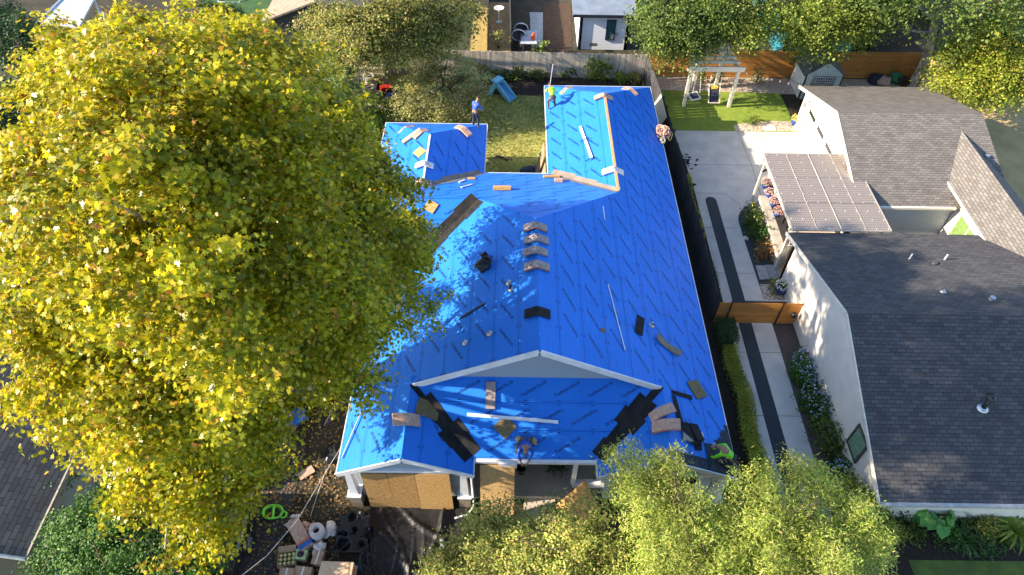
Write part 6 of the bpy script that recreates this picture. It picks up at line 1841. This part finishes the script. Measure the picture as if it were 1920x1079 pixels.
# back lawn and boundary
simple_tree('fruit_tree', 'broad sunlit shrubby tree on the back lawn behind the left wing', (835,215), [(830,165,2.2,62),(780,185,1.9,48),(880,160,1.9,42),(778,160,2.0,30),(845,130,2.3,46),(800,205,1.6,44),(865,200,1.5,34),(900,185,1.4,22),(800,125,2.3,30)], 252, 81, 0.34, OVAL, 0.122, 'leaf_fruit', seed=2, r0=.1)
simple_tree('grey_green_tree', 'soft grey-green tree left of the dark yard corner', (640,215), [(605,125,2.9,40),(632,150,2.8,40),(610,185,2.4,40),(640,195,2.0,24),(590,100,3.4,25),(640,115,3,24),(620,215,2,22)], 201, 86, 0.408, OVAL, 0.137, 'leaf_grey', seed=3, r0=.12)
simple_tree('tall_shrub', 'narrow leafy sapling standing above the grey fence', (790,140), [(798,90,2.6,10),(795,105,2.2,16),(775,100,2.2,22),(815,105,2.0,18)], 32, 64, 0.221, OVAL, 0.114, 'leaf_mid', seed=4, r0=.04)
simple_tree('olive_tree', 'large olive-brown tree overhanging the rear fence left of the gold lawn', (715,105), [(690,60,6,70),(640,70,5.5,50),(740,40,6,70),(800,30,6,60),(850,20,5.5,40),(685,85,4.5,26),(722,78,4.5,26),(620,30,6,45),(830,60,4.5,25),(610,110,4,22)], 396, 86, 0.51, OVAL, 0.167, 'leaf_olive', seed=5, r0=.2, limbs=20)
simple_tree('rear_tree', 'dense green tree overhanging the right end of the grey fence', (1215,80), [(1262,30,6,60),(1290,50,5.5,52),(1240,45,5,28),(1265,78,4,30),(1285,84,3.4,20),(1238,86,3.6,16),(1320,15,6.5,55)], 396, 86, 0.51, OVAL, 0.152, 'leaf_mid', seed=6, r0=.22, limbs=20)
simple_tree('rear_tree', 'yellow-green tree above the pergola', (1400,88), [(1390,12,6.5,62),(1440,30,5.5,38),(1350,35,5.5,34),(1480,5,6.5,48)], 220, 86, 0.51, OVAL, 0.152, 'leaf_olive_pale', seed=7, r0=.2, limbs=18)
simple_tree('rear_tree', 'bright spreading tree hanging over the cedar fence beside the shed', (1560,95), [(1560,25,6,66),(1510,45,5,40),(1600,38,5,40),(1630,5,6,46),(1535,68,4,26)], 342, 86, 0.51, OVAL, 0.152, 'leaf_olive_pale', seed=8, r0=.2, limbs=18)
simple_tree('rear_tree', 'dark green tree at the top edge left of the leaning trunk', (1690,40), [(1670,-5,7,40),(1625,-5,7,40)], 144, 81, 0.51, OVAL, 0.152, 'leaf_mid', seed=18, r0=.2)
# leaning grey trunk
b0 = at(1712,160,0)
lt = [b0, at(1735,115,1.8), at(1748,70,3.6), at(1755,30,5.4), at(1762,-10,7.2)]
root = empty('leaning_tree', tuple(b0), 'tree with a tall bare grey leaning trunk behind the garage roof', 'tree')
m = MB(); m.tube([b0 - Vector((0,0,.1))] + lt[1:], [.34,.28,.24,.2,.14], 12)
for (pts, r_) in ((((1748,62,3.9),(1720,60,4.6),(1680,52,5.2)), .07), (((1750,72,3.7),(1790,68,4.3),(1835,55,5),(1850,45,5.6)), .09), (((1753,28,5.5),(1735,10,6.5),(1700,0,7.2)), .09), (((1752,44,4.8),(1780,35,5.2)), .05)):
    m.tube([at(*p) for p in pts], [r_]*(len(pts)-1) + [r_*.4], 7)
m.build('trunk', plain('bark_grey',(.62,.54,.44),.85,(.17,.14,.12),3,.02,18,stretch=(1,1,.5)), root)
P, D, C = crown_points([lobe(1840,20,7.5,60), lobe(1700,-20,8,60), lobe(1880,-10,8,60)], 150, 50, .5, 9)
leaves_mesh('crown', P, .2, OVAL, MATS['leaf_mid'], root, .8, D, 9)
simple_tree('side_tree', 'broad yellow-green tree filling the top right corner', (1850,180), [(1865,110,4.5,80),(1815,130,4,50),(1905,125,4,58),(1870,60,5.5,60),(1810,85,4.2,30),(1910,90,5,50)], 540, 86, 0.51, OVAL, 0.152, 'leaf_yellowgreen', seed=10, r0=.2, limbs=20)
# dark trees at the left edge
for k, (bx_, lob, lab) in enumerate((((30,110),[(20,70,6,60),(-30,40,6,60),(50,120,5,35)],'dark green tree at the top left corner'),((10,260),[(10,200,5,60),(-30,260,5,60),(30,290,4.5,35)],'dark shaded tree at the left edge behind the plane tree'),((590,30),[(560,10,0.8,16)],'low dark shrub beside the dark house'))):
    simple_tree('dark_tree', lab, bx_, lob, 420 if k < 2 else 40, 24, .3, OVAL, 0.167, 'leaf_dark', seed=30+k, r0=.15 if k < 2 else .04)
simple_tree('yew_shrub', 'small bright shrub at the corner of the tan-roofed house', (508,64), [(507,54,1.0,15)], 21, 75, 0.238, OVAL, 0.122, 'leaf_bright', seed=33, r0=.04)
simple_tree('fence_shrub', 'sunlit yellow-green shrub on the back lawn left of the left wing', (700,225), [(705,215,1.2,30),(690,240,1.0,24),(728,200,1.1,22)], 72, 75, 0.272, OVAL, 0.114, 'leaf_bright', seed=34, r0=.04)
simple_tree('far_left_shrub', 'dark bush between the goal and the tan-roofed house', (410,34), [(405,28,1.4,26),(380,20,1.6,24),(430,22,1.2,14)], 57, 75, 0.306, OVAL, 0.137, 'leaf_mid', seed=35, r0=.05)
# bottom left shrubs
simple_tree('green_tree', 'dark green bushy tree at the bottom left below the plane tree', (170,1060), [(175,975,3.0,60),(125,1000,2.8,38),(240,1000,3,65),(95,1050,2.4,36),(300,1020,2.8,50),(190,1075,2.6,65),(330,1070,2.4,55),(118,905,2.4,20)], 432, 86, 0.289, OVAL, 0.099, 'leaf_shade_green', seed=11, r0=.1)
# the light green trees at the bottom edge
simple_tree('young_tree', 'pale yellow-green tree with fine narrow leaves in front of the right gable', (1230,1080), [(1215,960,5,70),(1180,900,5.2,32),(1250,1000,4.8,80),(1260,900,5.4,26),(1170,870,5.4,15),(1215,870,5.6,13),(1255,875,5.5,16),(1330,970,5,38),(1330,1030,4.6,90),(1250,1090,4,110),(1400,1080,4,120),(1290,950,5.2,26),(1160,930,4.8,26)], 560, 91, 0.289, LANCE, 0.114, 'leaf_front', seed=12, r0=.08, upw=.5, shoots=34)
simple_tree('young_tree', 'tall pale green tree with fine leaves reaching over the driveway at the bottom', (1480,1090), [(1425,950,5.4,42),(1420,885,5.8,18),(1505,890,5.8,16),(1530,900,5.6,14),(1530,930,5.4,20),(1470,1000,5,44),(1585,970,5,30),(1420,1000,5,60),(1520,1020,4.6,75),(1620,970,5,30),(1610,1030,4.4,55),(1500,1080,4,110),(1380,900,5.5,18)], 620, 91, 0.289, LANCE, 0.114, 'leaf_front', seed=13, r0=.08, upw=.5, shoots=26)
simple_tree('garden_tree', 'yellow-green tree with rounder leaves at the bottom edge in front of the porch', (960,1080), [(960,1030,3.2,62),(900,1065,3.0,75),(1040,1035,3.4,60),(1100,1055,3.4,65),(860,1085,2.8,60),(1000,1080,3.0,95),(1045,975,3.6,16),(925,975,3.4,15),(985,985,3.4,16),(1115,985,3.6,22),(885,1005,3,20),(820,1090,2.6,36)], 684, 86, 0.289, OVAL, 0.099, 'leaf_front_oval', seed=14, r0=.07, shoots=12)
simple_tree('flowering_bush', 'golden bush at the front corner of the stucco wall', (1600,960), [(1590,925,1.6,40),(1620,950,1.4,30),(1570,905,1.8,22),(1640,990,1.2,40)], 115, 81, 0.221, OVAL, 0.091, 'leaf_yellowgreen', seed=15, r0=.05, cat='shrub')
# hedge strips and wall shrubs
def strip_hedge(name, label, x0, x1, y0, y1, h, mat, n, seed, size=.07, tmpl=OVAL):
    q = np.random.default_rng(seed)
    P = np.stack([q.uniform(x0,x1,n), q.uniform(y0,y1,n), q.uniform(.05,h,n)], 1)
    P[:,2] = np.where(q.random(n) < .6, h + .05*np.sin(P[:,1]*2.1) + q.normal(size=n)*.04, P[:,2])
    P[:,0] += .08*np.sin(P[:,1]*1.7) + q.normal(size=n)*.03
    root = empty(name, ((x0+x1)/2,(y0+y1)/2,0), label, 'hedge')
    leaves_mesh('foliage', P, size, tmpl, MATS[mat], root, .7, None, seed)
    m = MB()
    y = y0 + .2
    while y < y1: m.tube([((x0+x1)/2,y,-.02),((x0+x1)/2+.05,y+.05,h*.9)], .02, 5); y += .5
    m.build('stem', MATS['bark_brown'], root)
strip_hedge('clipped_hedge', 'bright yellow-green clipped hedge along the front driveway', 9.55,10.22, 9.0, 18.4, .55, 'leaf_hedge', 15000, 41)
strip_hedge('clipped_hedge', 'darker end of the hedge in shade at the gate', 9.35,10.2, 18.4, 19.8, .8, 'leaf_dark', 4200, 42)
strip_hedge('grass_strip', 'thin bright strip of low plants along the fence by the court', 9.75,10.12, 25.6, 30.8, .2, 'leaf_hedge', 3600, 43, .08, LANCE)
strip_hedge('grass_strip', 'low green strip at the fence foot beside the artificial lawn', 9.3,9.65, 35.0, 39.5, .3, 'leaf_bright', 2600, 44, .08, LANCE)
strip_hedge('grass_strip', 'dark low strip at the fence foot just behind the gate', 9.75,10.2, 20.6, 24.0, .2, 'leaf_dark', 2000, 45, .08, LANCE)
def flowered(name, label, c, r, n, mat, fl, seed, fn=160, size=.1, group=None):
    b_ = bush(name, label, 'shrub', c, r, n, OVAL, size, MATS[mat], seed, group)
    if fl:
        q = np.random.default_rng(seed+5)
        d = q.normal(size=(fn,3)); d /= np.linalg.norm(d,axis=1)[:,None]; d[:,2] = abs(d[:,2])
        P = np.array(c)[None,:] + np.array([0,0,r[2]*.55])[None,:] + d*np.array(r)[None,:]*np.array([.95,.95,.85])
        leaves_mesh('blossom', P, .07, FIVE, fl, b_, .9, d, seed)
    return b_
WG = 'plumbago shrubs along the stucco wall'
for k, (y, rx, ry, rz, mt, fl, lab) in enumerate(((17.3,.55,.95,.8,'leaf_shade_green',lilm,'lilac-flowered shrub by the stucco wall nearest the gate'),(15.6,.62,1.0,.9,'leaf_shade_green',lilm,'second lilac-flowered shrub from the gate'),(14.0,.62,.9,.9,'leaf_mid',None,'green shrub with no flowers in the middle of the wall bed'),(12.0,.55,.9,.8,'leaf_shade_green',lilm,'lilac-flowered shrub beside the wall window'),(10.8,.5,.7,.7,'leaf_shade_green',None,'dark shrub by the front corner of the stucco wall'))):
    flowered('wall_shrub', lab, (12.95,y,0), (rx,ry,rz), 2600, mt, fl, 50+k, 220, .1, WG)
flowered('planter_shrub', 'rose bush with yellow blooms in the dark planter bed', (12.9,27.0,0), (.5,.85,.8), 1500, 'leaf_mid', yelm, 61, 30, .1)
flowered('planter_shrub', 'dark green shrub in the middle of the dark planter bed', (12.95,25.9,0), (.45,.6,.6), 1100, 'leaf_shade_green', None, 62)
flowered('brown_grasses', 'brown feathery grasses in the planter bed by the low wall', (13.0,24.75,0), (.5,.6,.5), 1300, 'dry_leaf', None, 63)
flowered('grey_cushion', 'low grey-green cushion plant in the pebbles behind the gate', (12.75,20.75,0), (.38,.35,.25), 600, 'leaf_grey', None, 64)
flowered('planter_shrub', 'small green shrub beside the trellis frame', (13.05,22.3,0), (.3,.5,.45), 600, 'leaf_olive', None, 65)
flowered('pebble_grass', 'tuft of green plants at the edge of the artificial lawn', tuple(at(1412,232,0)), (.5,.3,.4), 500, 'leaf_mid', None, 66)
# bed along the rear fence
RB = 'plants in the bed along the rear fence'
for k, (x, y, r_, h_, mt, lab) in enumerate(((935,148,.7,.5,'leaf_mid','low green plants at the fence behind the slide'),(976,148,.6,.7,'leaf_mid','leafy green plant, second right of the slide'),(1012,148,.6,.6,'leaf_mid','low mixed green plants left of the pale pole'),(1066,144,.5,.8,'leaf_shade_green','dark green plant just right of the pale pole'),(1118,148,.85,1.5,'leaf_bright','tall clump of bright yellow-green stems at the rear fence'),(1160,152,.3,.6,'leaf_bright','small bright plant right of the tall clump'),(1188,154,.5,.5,'leaf_olive','low brownish plant near the fence corner'),(905,150,.9,.9,'leaf_olive','twiggy brown shrub left of the slide'))):
    c = at(x, y, 0); flowered('bed_plant', lab, (c.x,c.y,0), (r_,.45,h_), 700 if k != 4 else 2200, mt, None, 70+k, group=RB, size=.14)
for k, (x, y) in enumerate(((1315,134),(1346,137),(1415,134))):
    c = at(x, y+14, 0); flowered('fence_climber', ('left','middle','right')[k] + ' dark climber on the cedar fence behind the pergola', (c.x,40.9,0), (.35,.2,.9), 300, 'leaf_grey' if k == 2 else 'leaf_mid', None, 90+k, size=.13)
c = at(957,95,0)
flowered('yard_sapling', 'bare brownish bush in the tan yard', tuple(at(935,92,0)), (.7,.5,1.3), 300, 'leaf_olive', None, 95, size=.13)
flowered('bright_plant', 'bright green plant behind the rear fence by the orange jug', tuple(at(1018,98,0)), (.45,.35,.9), 240, 'leaf_bright', None, 96, size=.16)
# big-leaf plants at the bottom right
root = empty('elephant_ear', tuple(at(1745,985,0)), 'clump of huge heart-shaped green leaves below the front gutter', 'plant')
HEART = [(0,-.1),(.28,-.22),(.42,-.02),(.36,.25),(.16,.5),(0,.68),(-.16,.5),(-.36,.25),(-.42,-.02),(-.28,-.22)]
bl = plain('big_leaf', (.07,.24,.035), .4, (.05,.18,.03), 2)
rr = random.Random(8)
stems = MB()
for k in range(17):
    a = rr.uniform(0, 2*math.pi); d_ = rr.uniform(.1,.85)
    c = Vector(root.location) + Vector((d_*1.15*math.cos(a), d_*.75*math.sin(a), rr.uniform(.6,1.15)))
    q = Matrix.Rotation(a - math.pi/2,4,'Z') @ Matrix.Rotation(R(rr.uniform(-50,-15)),4,'X')
    s = rr.uniform(.5,.85)
    m = MB(); m.M = Matrix.Translation(c) @ q
    m.add([(0,.05,-.03)] + [(x*s,y*s,.06*abs(x)) for x, y in HEART], [(0,i+1,(i+1) % 10 + 1) for i in range(10)], smooth=True)
    m.build('leaf', bl, root)
    stems.tube([Vector(root.location), (Vector(root.location) + c)/2 + Vector((0,0,.1)), c], .018, 5)
stems.build('stem', MATS['leaf_mid'], root)
flowered('golden_shrub', 'round golden shrub in a rust pot below the front gutter', tuple(at(1838,988,.2)), (.5,.45,.5), 1100, 'leaf_olive_pale', redm, 101, 60, .09)
def blades(name, label, c, n, L, mat, seed):
    root = empty(name, c, label, 'plant'); r_ = random.Random(seed); m = MB()
    c = Vector(c)
    for k in range(n):
        a = r_.uniform(0,2*math.pi); l = L*r_.uniform(.6,1.1); w = .05; d = Vector((math.cos(a),math.sin(a),0)); s = Vector((-d.y,d.x,0))*w
        p1 = c + d*l*.4 + Vector((0,0,l*.6)); p2 = c + d*l*.8 + Vector((0,0,l*.65)); p3 = c + d*l*1.1 + Vector((0,0,l*.45))
        m.add([c - s*.6, c + s*.6, p1 + s, p1 - s, p2 + s*.8, p2 - s*.8, p3], ((0,1,2,3),(3,2,4,5),(5,4,6)))
    m.build('blade', mat, root)
blades('strap_lily', 'fountain of yellow-green strap leaves at the bottom right edge', tuple(at(1895,1000,0)), 60, 1.0, MATS['leaf_bright'], 3)
blades('strap_lily', 'smaller tuft of strap leaves left of the yellow-green fountain', tuple(at(1862,1012,0)), 30, .7, MATS['leaf_mid'], 4)
FB = 'shrubs in the bed below the front gutter'
for k, (x, y, r_, h_, mt, lab) in enumerate(((1668,972,.5,.7,'leaf_shade_green','dark green shrub at the house corner left of the heart-shaped leaves'),(1700,1000,.45,.5,'leaf_mid','low shrub just left of the heart-shaped leaves'),(1775,1010,.5,.45,'leaf_shade_green','low dark shrub right below the heart-shaped leaves'),(1812,985,.45,.6,'leaf_mid','mid green shrub between heart-shaped leaves and golden shrub'),(1830,1022,.5,.4,'leaf_dark','very dark ground shrub below the golden shrub'),(1905,965,.5,.8,'leaf_mid','green shrub against the wall at the right edge'),(1640,1010,.5,.6,'leaf_bright','bright shrub beside the pale tree at the bed corner'))):
    c = at(x, y, 0); flowered('bed_shrub', lab, (c.x,c.y,0), (r_,.45,h_), 1100, mt, None, 120+k, group=FB, size=.1)
blades('dark_fern', 'dark fern under the huge heart-shaped leaves', tuple(at(1795,1015,0)), 40, .7, MATS['leaf_dark'], 5)
flowered('porch_plant', 'dark potted fern by the white porch post', (1.9,12.6,.2), (.35,.35,.5), 500, 'leaf_dark', None, 110)
flowered('porch_shrub', 'green shrub between the boarded gable and the leaning sheet', (-1.35,10.0,0), (.3,.8,.7), 600, 'leaf_mid', None, 111)
flowered('garden_sapling', 'thin leafy sapling in front of the leaning sheet', (.35,9.3,0), (.25,.5,1.6), 320, 'leaf_front_oval', None, 112, size=.12)
# lawn blades give the turf and lawns a grain
q = np.random.default_rng(77)
n = 26000
P = np.stack([q.uniform(-8.6,8.5,n), q.uniform(27.6,39,n), np.full(n,.03)], 1)
gm = leaves_mesh('grass', P, .12, LANCE, leafmat('grass_blade', [(0,(.12,.15,.03)),(.5,(.24,.25,.05)),(1,(.38,.34,.10))], .3), None, .3, None, 77)
tag(gm, 'dry yellow-green grass of the back lawn', 'grass', kind='stuff')
